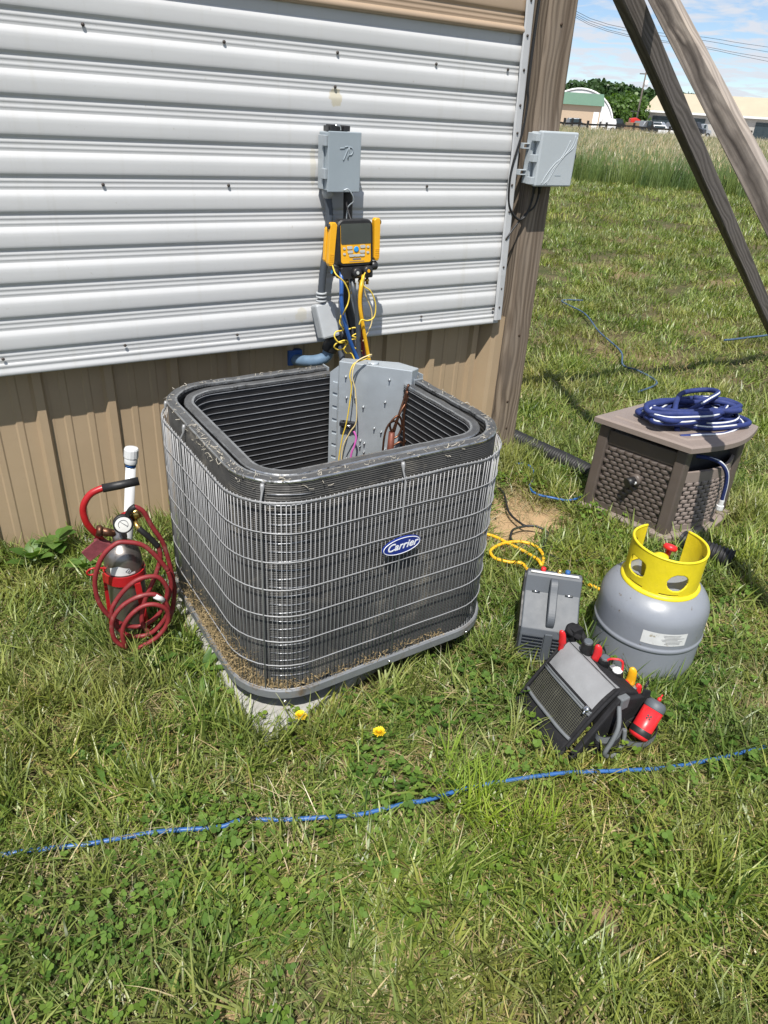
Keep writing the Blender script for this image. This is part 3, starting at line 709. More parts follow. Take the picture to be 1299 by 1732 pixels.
hg.b2((1.212, 2.40, 1.235), (1.2175, 2.437, 1.40)); D.part('latch', hg, 'galv', bev=.0015)
ko = MB(); ko.lathe([(.012, 0), (.012, .001), (.0, .0015)], 16, c=(1.2178, 2.41, 1.262), axis=(-1, 0, 0)); D.part('knockout', ko, 'box_grey')
pf = MB(); pf.b2((1.232, 2.402, 1.411), (1.305, 2.44, 1.428)); pf.b2((1.236, 2.39, 1.414), (1.256, 2.43, 1.432)); pf.b2((1.285, 2.39, 1.414), (1.308, 2.43, 1.431)); D.part('fuse_pullout', pf, 'black_plastic', bev=.002)
pg = MB(); pg.tube(smooth_path([(1.250, 2.40, 1.414), (1.252, 2.392, 1.428), (1.268, 2.39, 1.43), (1.275, 2.395, 1.417)]), .002, 6); D.part('bail_wire', pg, 'chrome', fix=False)
gw = MB(); gw.tube(smooth_path([(1.275, 2.363, 1.236), (1.29, 2.358, 1.240), (1.306, 2.356, 1.222), (1.314, 2.36, 1.202), (1.303, 2.37, 1.187), (1.298, 2.375, 1.17), (1.298, 2.38, 1.10)]), .0022, 6); D.part('ground_wire', gw, 'galv', fix=False)
# conduits and their fittings
cdn = Thing('flexible_conduit', 'dark grey flexible conduit dropping from the disconnect box to a pale fitting', 'conduit', (1.235, 2.42, .86))
mb = MB(); mb.lathe([(.019, 0), (.021, -.004), (.021, -.016), (.017, -.02), (.014, -.028)], 12, c=(1.243, 2.418, 1.232)); cdn.part('connector', mb, 'conduit_grey')
mb = MB(); cpth = smooth_path([(1.243, 2.418, 1.205), (1.248, 2.414, 1.14), (1.238, 2.408, 1.05), (1.222, 2.402, .96), (1.215, 2.40, .885)], 8)
mb.tube(cpth, [.0135+.0008*(i % 2) for i in range(len(cpth))], 12); cdn.part('hose', mb, 'conduit', fix=False)
mb = MB()
for z in (.885, .872, .858): mb.lathe([(.0165, -.004), (.020, -.003), (.020, .003), (.0165, .004)], 14, c=(1.215, 2.40, z))
cdn.part('gland_nut', mb, 'conduit_grey')
lb = Thing('conduit_body', 'pale grey angled conduit body under the gland at the wall base', 'conduit fitting', (1.24, 2.41, .70))
mb = MB(); Ml = frame((1, 0, .14), (.30, -.30, -1), (1.232, 2.395, .785)); mb.box((0, 0, 0), (.074, .128, .055), M=Ml); lb.part('body', mb, 'conduit_grey', bev=.008)
mb = MB(); mb.box((-.004, 0, .030), (.060, .116, .005), M=Ml); lc = lb.part('cover', mb, 'conduit_grey', bev=.002)
mb = MB(); [mb.lathe([(.004, 0), (.003, .003)], 8, c=Ml @ Vector((0, s*.048, .0325)), axis=Ml.to_3x3() @ Vector((0, 0, 1))) for s in (-1, 1)]; lb.part('cover_screw', mb, 'screw_dark', parent=lc)
mb = MB(); mb.tube(smooth_path([(1.318, 2.41, 1.23), (1.319, 2.408, 1.12), (1.312, 2.405, .98), (1.316, 2.40, .88), (1.335, 2.38, .78), (1.335, 2.32, .68), (1.325, 2.20, .55)]), .0165, 12)
single('power_whip', mb, 'black_rubber', (1.318, 2.41, .6), 'thick black power whip hanging behind the gauge hoses', 'cable', fix=False)
sl = Thing('suction_line', 'blue-grey insulated refrigerant pipe bending into the tan skirting', 'pipe', (1.20, 2.45, .6))
mb = MB(); mb.tube(smooth_path([(1.305, 2.36, .735), (1.28, 2.385, .715), (1.262, 2.40, .69), (1.255, 2.405, .665)]), .030, 14); sl.part('insulation_sleeve', mb, 'black_rubber', fix=False)
mb = MB(); mb.tube(smooth_path([(1.256, 2.405, .675), (1.245, 2.41, .64), (1.215, 2.43, .622), (1.18, 2.47, .612), (1.15, 2.54, .605)]), .022, 14); sl.part('pipe', mb, 'blue_pipe', fix=False)
mb = MB(); mb.b2((1.13, 2.505, .585), (1.19, 2.533, .645)); sl.part('wall_flange', mb, 'blue_hose', bev=.003)
mb = MB(); mb.tube(smooth_path([(1.29, 2.38, .74), (1.285, 2.36, .66), (1.29, 2.30, .58), (1.29, 2.15, .5)]), .012, 10); sl.part('lower_branch', mb, 'conduit', fix=False)

# ---------------------------------------------------------------- digital manifold gauge
G = Thing('digital_manifold_gauge', 'yellow and black digital refrigerant gauge hanging in front of the siding', 'gauge', (1.285, 2.32, .99))
GM = frame((1, 0, .01), (.0, .10, 1), (1.284, 2.300, 1.074))       # x right, y up, z toward viewer? (x cross y)
def gpt(x, y, z=0): return GM @ Vector((x, y, z))
def rpoly(w, h, r, n=6, top=0.):
    pts = []
    for cx, cy, s in ((w/2-r, h/2-r, 0), (-w/2+r, h/2-r, 90), (-w/2+r, -h/2+r, 180), (w/2-r, -h/2+r, 270)):
        for i in range(n+1):
            a = rad(s+90*i/n); x = cx+r*math.cos(a); y = cy+r*math.sin(a)
            pts.append((x, y+(top*(1-(x/(w/2))**2*1.0) if y > 0 else 0)))
    return pts
def slab(mb, poly, z0, z1, ins=.0, M=GM, c=(0, 0)):
    n = len(poly); rows = [[M @ Vector((x+c[0], y+c[1], z0)) for x, y in poly], [M @ Vector((x+c[0], y+c[1], z1-ins)) for x, y in poly], [M @ Vector((c[0]+x*(1-ins*14), c[1]+y*(1-ins*14), z1)) for x, y in poly]]
    mb.sheet(rows, closed=True, smooth=False); o0 = len(mb.v)-3*n
    mb.f += [tuple(range(o0, o0+n))[::-1], tuple(range(o0+2*n, o0+3*n))]; mb.m += [0, 0]; mb.sm += [False, False]
# z of frame: x cross y = (1,0,0)x(0,0,1) = (0,-1,0): toward the viewer
mb = MB(); slab(mb, rpoly(.140, .150, .022, top=.006), -.022, .020, .004); body = G.part('body', mb, 'black_rubber')
mb = MB(); slab(mb, rpoly(.118, .128, .008), .0195, .0225, .001); fp = G.part('face_plate', mb, 'yellow_plastic', bev=.001)
mb = MB(); slab(mb, rpoly(.118, .066, .006), .0226, .0238, .0, c=(0, .032)); G.part('display', mb, 'screen')
keys = []
for x, y, w, h in ((-.026, -.012, .020, .010), (.026, -.010, .020, .010), (-.024, -.026, .020, .009), (.024, -.026, .020, .009), (-.018, -.038, .022, .008), (.004, -.038, .022, .008), (.024, -.038, .018, .008), (-.047, -.014, .010, .007), (.047, -.012, .010, .007), (-.047, -.032, .010, .007), (.046, -.030, .010, .007)):
    mb = MB(); slab(mb, rpoly(w, h, .003, 3), .0226, .0250, .0006, c=(x, y)); G.part('key', mb, 'button_grey', parent=fp)
mb = MB(); mb.lathe([(.0095, .0226), (.0095, .0250), (.007, .0256)], 16, c=gpt(0, -.018), axis=GM.to_3x3() @ Vector((0, 0, 1))); G.part('power_key', mb, 'button_blue', parent=fp)
mb = MB(); slab(mb, rpoly(.034, .005, .002, 2), .0227, .0232, 0, c=(.002, -.050)); slab(mb, rpoly(.060, .0018, .0008, 2), .0227, .0232, 0, c=(.002, -.058)); G.part('printed_strip', mb, 'label_print', parent=fp)
# manifold block, valve knobs, side knobs, ports
mb = MB(); slab(mb, rpoly(.128, .040, .006), -.020, .022, .003, c=(.004, -.096)); blk = G.part('valve_block', mb, 'black_plastic')
vx = GM.to_3x3() @ Vector((1, 0, 0)); vz = GM.to_3x3() @ Vector((0, 0, 1)); vy = GM.to_3x3() @ Vector((0, 1, 0))
for x, y, mt in ((-.008, -.094, 'button_grey'), (.036, -.090, 'yellow_plastic')):
    mb = MB(); mb.lathe([(.013, 0), (.0165, .004), (.0165, .020), (.014, .024), (.003, .0245)], 14, c=gpt(x, y, .022), axis=vz); kn = G.part('valve_knob', mb, 'black_plastic')
    mb = MB(); mb.lathe([(.006, 0), (.0055, .001)], 12, c=gpt(x, y, .0466), axis=vz); G.part('knob_dot', mb, mt, parent=kn)
for s, y, mt in ((-1, -.090, 'button_blue'), (1, -.078, 'black_plastic')):
    mb = MB(); mb.lathe([(.008, 0), (.016, .006), (.016, .022), (.013, .026), (.002, .0265)], 14, c=gpt(s*.064+.004, y, 0), axis=vx*s); kn = G.part('side_knob', mb, 'black_plastic')
    mb = MB(); mb.lathe([(.008, 0), (.007, .001)], 12, c=gpt(s*.091+.004, y, 0), axis=vx*s); G.part('knob_dot', mb, mt, parent=kn)
for x in (-.050, -.030, -.006, .022, .036, .052):
    mb = MB(); r_ = .0085 if x == -.006 else .0055; Lp = .055 if x == -.006 else .026
    mb.lathe([(r_, 0), (r_, -Lp*.3), (r_*1.35, -Lp*.32), (r_*1.35, -Lp*.62), (r_*.9, -Lp*.64), (r_*1.1, -Lp)], 8, c=gpt(x, -.114, .006), axis=vy); G.part('brass_port', mb, 'brass')
# the two yellow pipe clamps parked on its sides
for s, dz, ang in ((-1, -.004, -.09), (1, .006, .0)):
    CM = frame((1, 0, ang), (-ang, .06, 1), gpt(s*.0865, .008+dz, .006))
    poly = [(s*-.011, .060), (s*-.004, .067), (s*.010, .066), (s*.0135, .056), (s*.0135, -.01), (s*.0125, -.066), (s*.007, -.075), (s*-.004, -.074), (s*-.009, -.064), (s*-.0095, -.01)]
    if s < 0: poly = poly[::-1]
    mb = MB(); slab(mb, poly, -.008, .012, .002, M=CM); cl = G.part('pipe_clamp', mb, 'yellow_plastic', bev=.002)
    mb = MB(); slab(mb, [(x_*.75+s*.006, y_*.80-.004) for x_, y_ in poly], -.030, -.012, .002, M=CM); G.part('clamp_jaw', mb, 'yellow_plastic', parent=cl, bev=.002)
    mb = MB(); mb.lathe([(.008, -.004), (.009, 0), (.008, .004)], 12, c=CM @ Vector((s*.015, .052, .0)), axis=vx*s); G.part('clamp_pad', mb, 'black_rubber', parent=cl)
    for j in range(6):
        mb = MB(); mb.box((s*.002, -.036-.006*j, .0124), (.016, .0022, .0014), M=CM); G.part('grip_rib', mb, 'yellow_plastic', parent=cl)
hook = MB(); hook.tube(smooth_path([gpt(0, .072, -.01), gpt(.002, .095, -.03), gpt(.008, .12, -.055), gpt(.016, .13, -.07)]), .003, 6); G.part('hanging_hook', hook, 'black_plastic', fix=False)
# hoses from the gauge into the unit
def hose(name, pts, r, mat, label, cat='hose', org=None, k=8, n=10, group=None):
    mb = MB(); mb.tube(smooth_path(pts, k), r, n); p = Vector(org or pts[-1]); return single(name, mb, mat, p, label, cat, group, fix=False)
hose('gauge_hose', [(1.232, 2.285, .985), (1.222, 2.26, .945), (1.219, 2.25, .885), (1.232, 2.25, .823), (1.261, 2.25, .741), (1.294, 2.25, .672), (1.32, 2.22, .60), (1.33, 2.17, .52)], .0075, 'blue_hose', 'glossy dark blue gauge hose curving down behind the control panel')
hose('gauge_hose', [(1.276, 2.285, .955), (1.273, 2.26, .918), (1.288, 2.26, .85), (1.299, 2.26, .764), (1.306, 2.26, .674), (1.315, 2.22, .58)], .0095, 'conduit', 'charcoal gauge hose with a brass end in the middle of the hose bundle')
hose('gauge_hose', [(1.306, 2.29, .975), (1.318, 2.29, .95), (1.323, 2.30, .866), (1.337, 2.30, .779), (1.347, 2.30, .657), (1.35, 2.27, .56)], .0085, 'red_hose', 'dark red gauge hose at the right of the hose bundle')
hose('gauge_hose', [(1.320, 2.275, .975), (1.290, 2.24, .94), (1.288, 2.24, .877), (1.305, 2.24, .797), (1.335, 2.24, .677), (1.35, 2.22, .58)], .0072, 'yellow_hose', 'thick yellow gauge hose in front of the red one')
hose('probe_wire', [(1.195, 2.28, 1.008), (1.18, 2.225, .99), (1.211, 2.22, .962), (1.231, 2.22, .924), (1.229, 2.22, .892), (1.218, 2.22, .868), (1.225, 2.25, .84)], .0024, 'yellow_wire', 'thin yellow probe wire hanging from the left clamp of the gauge', 'wire')
hose('probe_wire', [(1.335, 2.28, .985), (1.29, 2.225, .979), (1.288, 2.22, .947), (1.319, 2.22, .924), (1.341, 2.22, .878), (1.338, 2.22, .834), (1.312, 2.22, .822), (1.286, 2.22, .827), (1.278, 2.222, .81)], .0024, 'yellow_wire', 'thin yellow probe wire looping to the right below the gauge', 'wire')
hose('probe_wire', [(1.325, 2.28, .98), (1.297, 2.24, .958), (1.309, 2.24, .909), (1.335, 2.24, .857), (1.341, 2.24, .811), (1.326, 2.24, .772), (1.31, 2.245, .74)], .0022, 'cream_wire', 'thin tan probe wire inside the yellow loop under the gauge', 'wire')
hose('probe_wire', [(1.246, 2.3, .827), (1.241, 2.3, .799), (1.254, 2.295, .774), (1.222, 2.29, .771), (1.213, 2.285, .755), (1.23, 2.28, .733), (1.263, 2.29, .727), (1.264, 2.3, .703), (1.237, 2.295, .701), (1.216, 2.29, .714), (1.223, 2.285, .73), (1.256, 2.28, .739), (1.269, 2.285, .726), (1.257, 2.29, .703), (1.271, 2.295, .684), (1.298, 2.3, .675), (1.31, 2.27, .62)], .0026, 'yellow_wire', 'yellow wire bunched in small tangled loops beside the conduit body', 'wire')
hose('probe_wire', [(1.27, 2.29, .775), (1.295, 2.28, .782), (1.31, 2.28, .765), (1.285, 2.28, .752), (1.31, 2.28, .742), (1.28, 2.285, .735), (1.30, 2.29, .705), (1.33, 2.28, .690)], .0026, 'yellow_wire', 'short yellow wire zigzag behind the blue gauge hose', 'wire')
# ---------------------------------------------------------------- telecom box on the post
B = Thing('utility_box', 'light grey plastic utility box with embossed curved lines on the timber post', 'utility box', (2.23, 2.43, 1.25))
mb = MB(); mb.b2((2.142, 2.386, 1.254), (2.322, 2.436, 1.444)); bb = B.part('body', mb, 'plastic_grey', bev=.006)
mb = MB(); mb.b2((2.134, 2.358, 1.252), (2.328, 2.385, 1.449)); bl_ = B.part('lid', mb, 'plastic_grey', bev=.006)
mb = MB(); OX = .035; YF = 2.3572
for pts in ([(2.275, 1.438), (2.262, 1.40), (2.225, 1.362), (2.185, 1.335), (2.150, 1.295), (2.130, 1.262)], [(2.286, 1.432), (2.272, 1.395), (2.235, 1.368), (2.195, 1.325), (2.172, 1.285), (2.158, 1.262)], [(2.25, 1.42), (2.235, 1.385), (2.21, 1.35), (2.178, 1.312), (2.165, 1.28), (2.145, 1.262)]):
    mb.tube([(p.x+OX, YF, p.y) for p in smooth_path([(a, b, 0) for a, b in pts], 5)], .0014, 6)
B.part('embossed_line', mb, 'plastic_grey', parent=bl_, fix=False)
mb = MB(); mb.b2((2.230, 2.3572, 1.292), (2.263, 2.3582, 1.294)); B.part('moulded_mark', mb, 'box_grey', parent=bl_)
for z in (1.425, 1.352, 1.272):
    mb = MB(); mb.b2((2.116, 2.366, z-.013), (2.1335, 2.370, z+.013)); mb.b2((2.116, 2.370, z-.013), (2.120, 2.395, z+.013)); mb.b2((2.120, 2.370, z+.010), (2.1335, 2.385, z+.013)); mb.b2((2.120, 2.370, z-.013), (2.1335, 2.385, z-.010))
    B.part('hinge', mb, 'plastic_grey', bev=.001)
mb = MB(); mb.b2((2.128, 2.396, 1.258), (2.1415, 2.435, 1.44)); B.part('hinge_rail', mb, 'plastic_grey', bev=.002)
for z in (1.392, 1.298):
    mb = MB(); mb.b2((2.100, 2.415, z-.010), (2.1275, 2.436, z-.006)); mb.b2((2.100, 2.415, z+.006), (2.1275, 2.436, z+.010)); mb.b2((2.096, 2.415, z-.010), (2.0998, 2.436, z+.010)); B.part('mounting_ear', mb, 'plastic_grey', bev=.001)
mb = MB(); mb.b2((2.3285, 2.365, 1.355), (2.337, 2.385, 1.372)); mb.b2((2.3285, 2.365, 1.31), (2.334, 2.38, 1.318)); B.part('latch', mb, 'black_plastic', bev=.001)
for x in (2.185, 2.215):
    mb = MB(); mb.lathe([(.010, 0), (.010, -.012), (.007, -.016), (.006, -.034)], 10, c=(x, 2.415, 1.254)); B.part('cable_gland', mb, 'black_plastic')
hose('data_cable', [(2.085, 2.425, 2.1), (2.084, 2.425, 1.80), (2.086, 2.425, 1.60), (2.094, 2.425, 1.545), (2.090, 2.425, 1.445), (2.066, 2.43, 1.317), (2.066, 2.432, 1.24), (2.081, 2.432, 1.169), (2.131, 2.428, 1.121), (2.165, 2.425, 1.130), (2.182, 2.42, 1.175), (2.185, 2.415, 1.222)], .0045, 'black_rubber', 'black cable running down the timber post and curling up into the grey box', 'cable')
hose('data_cable', [(2.215, 2.415, 1.222), (2.205, 2.42, 1.17), (2.165, 2.430, 1.135), (2.12, 2.432, 1.085), (2.088, 2.433, 1.044), (2.09, 2.46, 1.02), (2.12, 2.52, 1.0)], .0038, 'black_rubber', 'second thin black cable leaving the grey box toward the wall corner', 'cable')

# ---------------------------------------------------------------- white PVC stand pipe
P = Thing('pvc_standpipe', 'white plastic stand pipe with a screw cap rising behind the red torch kit', 'pipe', (.335, 2.15, 0))
ax = Vector((.062, 0, .42)).normalized(); pb_ = Vector((.346, 2.15, -.05)); Lp = .515
mb = MB(); mb.tube([pb_, pb_+ax*Lp], .0158, 18); P.part('pipe', mb, 'pvc', fix=False)
mb = MB(); mb.lathe([(.0164, -.006), (.0164, .004)], 18, c=pb_+ax*(Lp-.005), axis=ax); P.part('primer_ring', mb, 'blue_cord')
mb = MB(); mb.lathe([(.0195, 0), (.0205, .003), (.0205, .018), (.0195, .022)], 20, c=pb_+ax*Lp, axis=ax); P.part('adapter', mb, 'pvc')
mb = MB(); mb.lathe([(.0215, .020), (.0225, .023), (.0225, .048), (.020, .053), (.010, .055), (.0, .055)], 14, c=pb_+ax*Lp, axis=ax, smooth=False); P.part('screw_cap', mb, 'pvc')

# ---------------------------------------------------------------- brazing torch kit
K = Thing('torch_kit', 'red brazing torch carrier holding a small steel gas bottle wrapped in red hose', 'torch kit', (.315, 1.877, 0))
tx, ty = .312, 1.882; R_ = .054
mb = MB(); mb.lathe([(.03, .012), (R_*.96, .018), (R_, .03), (R_, .285), (R_*.97, .305), (R_*.86, .325), (R_*.66, .338), (R_*.42, .344), (R_*.36, .352), (R_*.36, .362)], 36, c=(tx, ty, 0)); bot_ = K.part('gas_bottle', mb, 'steel_tank')
def wrapped(mb, c, r, a0, a1, zf0, zf1, n=14, th=.0006):
    rows = [[Vector((c[0]+(r+th)*math.sin(a0+(a1-a0)*i/n), c[1]-(r+th)*math.cos(a0+(a1-a0)*i/n), z(i/n))) for i in range(n+1)] for z in (zf0, zf1)]
    mb.sheet(rows, smooth=True)
mb = MB(); wrapped(mb, (tx, ty), R_, rad(-55), rad(22), lambda t: .262, lambda t: .296-.03*(abs(t-.35) if t < .8 else .9)); lab = K.part('paper_label', mb, 'label_white', parent=bot_, fix=False)
mb = MB(); cc_ = Vector((tx+R_*math.sin(rad(2)), ty-R_*math.cos(rad(2))-.0012, .276)); q = .0085
mb.tube([cc_+Vector((q, 0, 0)), cc_+Vector((0, 0, q)), cc_+Vector((-q, 0, 0)), cc_+Vector((0, 0, -q))], .0009, 4, closed=True); mb.tube([cc_+Vector((-.002, -.0004, -.003)), cc_+Vector((.002, -.0004, .003))], .0012, 4); K.part('hazard_mark', mb, 'label_print', parent=lab, fix=False)
mb = MB(); mb.lathe([(.019, .350), (.021, .358), (.021, .372), (.014, .378), (.014, .392), (.008, .398)], 10, c=(tx, ty, 0)); val = K.part('valve', mb, 'steel_tank')
mb = MB(); mb.tube([(tx-.012, ty, .378), (tx-.048, ty+.006, .392)], [.011, .014], 8); mb.lathe([(.016, 0), (.018, .006), (.015, .014)], 8, c=(tx-.046, ty+.006, .392), axis=(-.9, .1, .3)); K.part('valve_wheel', mb, 'copper', parent=val)
# carrier
mb = MB()
rows = [[Vector((tx+r_*math.cos(a), ty+r_*math.sin(a), z)) for a in [2*math.pi*i/36 for i in range(37)]] for r_, z in ((R_+.002, .258), (R_+.006, .258), (R_+.006, .226), (R_+.002, .226), (R_+.002, .258))]
mb.sheet(rows, smooth=False); K.part('top_ring', mb, 'red_paint', fix=False)
mb = MB(); mb.lathe([(R_+.012, .0), (R_+.014, .003), (R_+.014, .016), (R_+.008, .018), (.02, .0165)], 30, c=(tx, ty, 0)); K.part('base_tray', mb, 'red_paint')
for x_, y_, x2, y2 in ((tx+.020, ty-.060, tx+.034, ty-.066), (tx-.050, ty+.034, tx-.054, ty+.036)):
    mb = MB(); dv = Vector((x2-x_, y2-y_, -.22)); mb.prism([(x_-.009, y_, .232), (x_+.009, y_, .232), (x_+.009, y_-.004, .232), (x_-.009, y_-.004, .232)], dv); K.part('upright_strap', mb, 'red_paint', bev=.001)
mb = MB(); mb.tube(smooth_path([(.300, 1.93, .03), (.296, 1.93, .20), (.288, 1.925, .30), (.271, 1.915, .34), (.257, 1.905, .369), (.240, 1.895, .402), (.229, 1.891, .434), (.227, 1.891, .468), (.236, 1.889, .495), (.255, 1.887, .517), (.282, 1.883, .528), (.30, 1.88, .530), (.379, 1.866, .539)]), .0095, 12); hd = K.part('carry_handle', mb, 'red_paint', fix=False)
mb = MB(); mb.tube([(.285, 1.8825, .5285), (.331, 1.874, .533), (.381, 1.866, .539)], .0122, 14); K.part('grip', mb, 'black_rubber', parent=hd, fix=False)
mb = MB(); A_ = [Vector(p) for p in ((.204, 1.896, .330), (.249, 1.888, .366), (.285, 1.882, .342), (.223, 1.892, .295))]
n_ = (A_[1]-A_[0]).cross(A_[3]-A_[0]).normalized()*.006; mb.prism(A_, n_); mb.prism([A_[1]+n_, A_[2]+n_, A_[2]+n_*4, A_[1]+n_*4], (A_[0]-A_[1])*.2); K.part('abrasive_plate', mb, 'red_grit', bev=.001)
mb = MB(); mb.tube(smooth_path([(.262, 1.87, .275), (.225, 1.872, .285), (.208, 1.875, .275), (.214, 1.876, .262), (.24, 1.874, .264)]), .003, 6); K.part('hook_wire', mb, 'red_paint', fix=False)
# regulator
gv = Vector((-.16, -1, .28)).normalized()
mb = MB(); mb.lathe([(.024, -.012), (.027, -.010), (.027, .006), (.024, .009), (.0225, .006)], 28, c=(.316, 1.826, .436), axis=gv); ga = K.part('pressure_gauge', mb, 'black_rubber')
mb = MB(); mb.lathe([(.0222, .0062), (.021, .0064), (.0, .0066)], 28, c=(.316, 1.826, .436), axis=gv, cap=False); K.part('gauge_dial', mb, 'gauge_face', parent=ga, fix=False)
gu = gv.cross(Vector((0, 0, 1))).normalized(); gw_ = gu.cross(gv); mb = MB(); c0 = Vector((.316, 1.826, .436))+gv*.0075
mb.tube([c0-gu*.010-gw_*.006, c0+gu*.006+gw_*.008], .0009, 4); mb.tube([c0+gu*.013*math.cos(a)+gw_*.013*math.sin(a) for a in [rad(-40+260*i/16) for i in range(17)]], .0007, 4); K.part('needle', mb, 'label_print', parent=ga, fix=False)
mb = MB(); mb.tube([(.325, 1.852, .440), (.350, 1.845, .450)], .0155, 14); K.part('regulator_body', mb, 'red_paint', fix=False)
mb = MB(); mb.tube([(.348, 1.846, .449), (.356, 1.843, .452), (.372, 1.838, .457)], [.018, .018, .017], 14); mb.tube([(.340, 1.850, .44), (.338, 1.86, .41), (.325, 1.875, .388)], .008, 10); mb.tube([(.322, 1.845, .425), (.303, 1.852, .405)], [.007, .009], 6); mb.tube([(.352, 1.842, .44), (.350, 1.82, .427), (.356, 1.806, .420)], .0075, 8)
K.part('regulator_bonnet', mb, 'brass', fix=False)
def khose(pts, r_=.0068): mb = MB(); mb.tube(smooth_path(pts, 8), r_, 10); return K.part('hose', mb, 'red_hose', fix=False)
mb = MB(); mb.tube(smooth_path([(.352, 1.805, .424), (.362, 1.799, .412), (.378, 1.795, .39), (.396, 1.792, .360)]), .0088, 10); K.part('hose_sleeve', mb, 'black_rubber', fix=False)
khose([(.396, 1.792, .362), (.400, 1.792, .323), (.382, 1.792, .267), (.355, 1.792, .212), (.335, 1.793, .164), (.325, 1.79, .11), (.34, 1.785, .07)])
mb = MB(); mb.tube(smooth_path([(.334, 1.845, .445), (.334, 1.825, .465), (.341, 1.813, .484), (.352, 1.81, .492)]), .0088, 10); K.part('hose_sleeve', mb, 'black_rubber', fix=False)
khose([(.350, 1.81, .492), (.371, 1.807, .472), (.390, 1.804, .419), (.413, 1.80, .363), (.425, 1.80, .293), (.432, 1.80, .217), (.430, 1.80, .165), (.412, 1.80, .095), (.385, 1.80, .045), (.355, 1.80, .022)])
khose([(.415, 1.782, .276), (.387, 1.786, .331), (.353, 1.792, .376), (.304, 1.80, .394), (.279, 1.803, .388), (.249, 1.807, .361), (.227, 1.811, .317), (.216, 1.813, .270), (.217, 1.812, .215), (.232, 1.81, .165), (.259, 1.805, .125), (.289, 1.80, .101), (.325, 1.794, .095), (.364, 1.788, .115), (.397, 1.782, .161), (.420, 1.782, .22), (.415, 1.782, .276)])
khose([(.393, 1.768, .176), (.404, 1.766, .221), (.386, 1.768, .266), (.359, 1.770, .279), (.324, 1.774, .275), (.290, 1.780, .250), (.261, 1.785, .214), (.245, 1.787, .181), (.248, 1.787, .133), (.275, 1.782, .087), (.317, 1.775, .072), (.352, 1.76, .09), (.388, 1.745, .143), (.392, 1.743, .185), (.370, 1.746, .223), (.346, 1.750, .233), (.314, 1.755, .230), (.277, 1.762, .211), (.249, 1.766, .18), (.236, 1.769, .141), (.239, 1.768, .092), (.262, 1.762, .060), (.262, 1.755, .075), (.259, 1.753, .104), (.265, 1.752, .141), (.288, 1.748, .178), (.323, 1.742, .203), (.358, 1.736, .202), (.388, 1.732, .174), (.386, 1.733, .127), (.356, 1.737, .085), (.311, 1.744, .060), (.28, 1.75, .045)])
mb = MB(); mb.tube([(.362, 1.7445, .226), (.384, 1.7415, .205)], .0085, 8); K.part('hose_tag', mb, 'label_white', fix=False)

# ---------------------------------------------------------------- refrigerant recovery tank
TC = Vector((1.706, 1.068, -.012)); TR = .1615
Tk = Thing('recovery_tank', 'large grey refrigerant recovery cylinder with a yellow collar standing on the grass', 'gas cylinder', TC)
mb = MB(); pr_ = [(.09, .0), (.12, .004), (.145, .018), (.158, .042), (TR-.001, .062), (TR, .075), (TR, .085), (TR, .146), (TR, .150), (TR+.0022, .152), (TR+.0034, .156), (TR+.0034, .160), (TR+.0022, .164), (TR, .166), (TR, .170), (TR, .215), (TR, .228)]
for i in range(1, 15):
    a = rad(90*i/14*.93); pr_.append((.062+(TR-.062)*math.cos(a), .235+.088*math.sin(a)))
pr_.append((.02, .326)); mb.lathe(pr_, 72, c=TC); tb_ = Tk.part('body', mb, 'tank_grey')
mb = MB(); mb.lathe([(.112, 0), (.125, -.0), (.125, .02), (.12, .02)], 40, c=(TC.x, TC.y, -.012)); Tk.part('foot_ring', mb, 'tank_grey')
# collar with openings: bigger radius grid minus holes
CR = .106; rows = 16; cols = 120; z0, z1 = .304, .428
cam_a = math.atan2(-TC.y, -TC.x)                # toward the camera
mb = MB(); vsx = []; keep = []
def collar_top(a):                              # a measured from the camera side; the rear is cut away
    x = abs(a)
    if x < rad(108): return z1-.004*math.sin(a*1.5)
    return z1
def in_hole(a, z):
    for ac, zc, hw, hh in ((rad(28), .356, .031, .029), (rad(-42), .366, .033, .027), (rad(100), .370, .030, .025), (rad(-100), .370, .030, .025)):
        ex = 2 if 0 < ac < 1 else 4
        if abs(a-ac)*CR < hw and (abs(a-ac)*CR/hw)**ex+(abs(z-zc)/hh)**ex < 1: return True
    if .310 < z < .315 and (rad(4) < a < rad(34) or rad(-50) < a < rad(-22) or rad(80) < a < rad(120)): return True
    return False
rows = 56; cols = 420
for i in range(rows+1):
    for j in range(cols+1):
        a = rad(-133)+rad(291)*j/cols; z = z0+(collar_top(a)-z0)*i/rows
        ang = cam_a+a
        vsx.append((a, z, Vector((TC.x+CR*math.cos(ang), TC.y+CR*math.sin(ang), z))))
fs = []
for i in range(rows):
    for j in range(cols):
        q = (i*(cols+1)+j, i*(cols+1)+j+1, (i+1)*(cols+1)+j+1, (i+1)*(cols+1)+j)
        am = sum(vsx[k][0] for k in q)/4; zm = sum(vsx[k][1] for k in q)/4
        if not in_hole(am, zm): fs.append(q)
mb.add([v[2] for v in vsx], fs, 0, True); col_ = Tk.part('collar', mb, 'yellow_paint', fix=False)
sm_ = col_.modifiers.new('solid', 'SOLIDIFY'); sm_.thickness = .005; sm_.offset = 0
mb = MB(); mb.tube([Vector((TC.x+(CR)*math.cos(cam_a+rad(-133)+rad(291)*i/60), TC.y+CR*math.sin(cam_a+rad(-133)+rad(291)*i/60), collar_top(rad(-133)+rad(291)*i/60))) for i in range(61)], .0042, 8); Tk.part('collar_rim', mb, 'yellow_paint', parent=col_, fix=False)
mb = MB(); mb.lathe([(CR+.010, .309), (CR+.011, .314), (CR+.004, .320), (CR-.004, .322)], 60, c=TC, cap=False); Tk.part('collar_weld', mb, 'yellow_paint', parent=col_, fix=False)
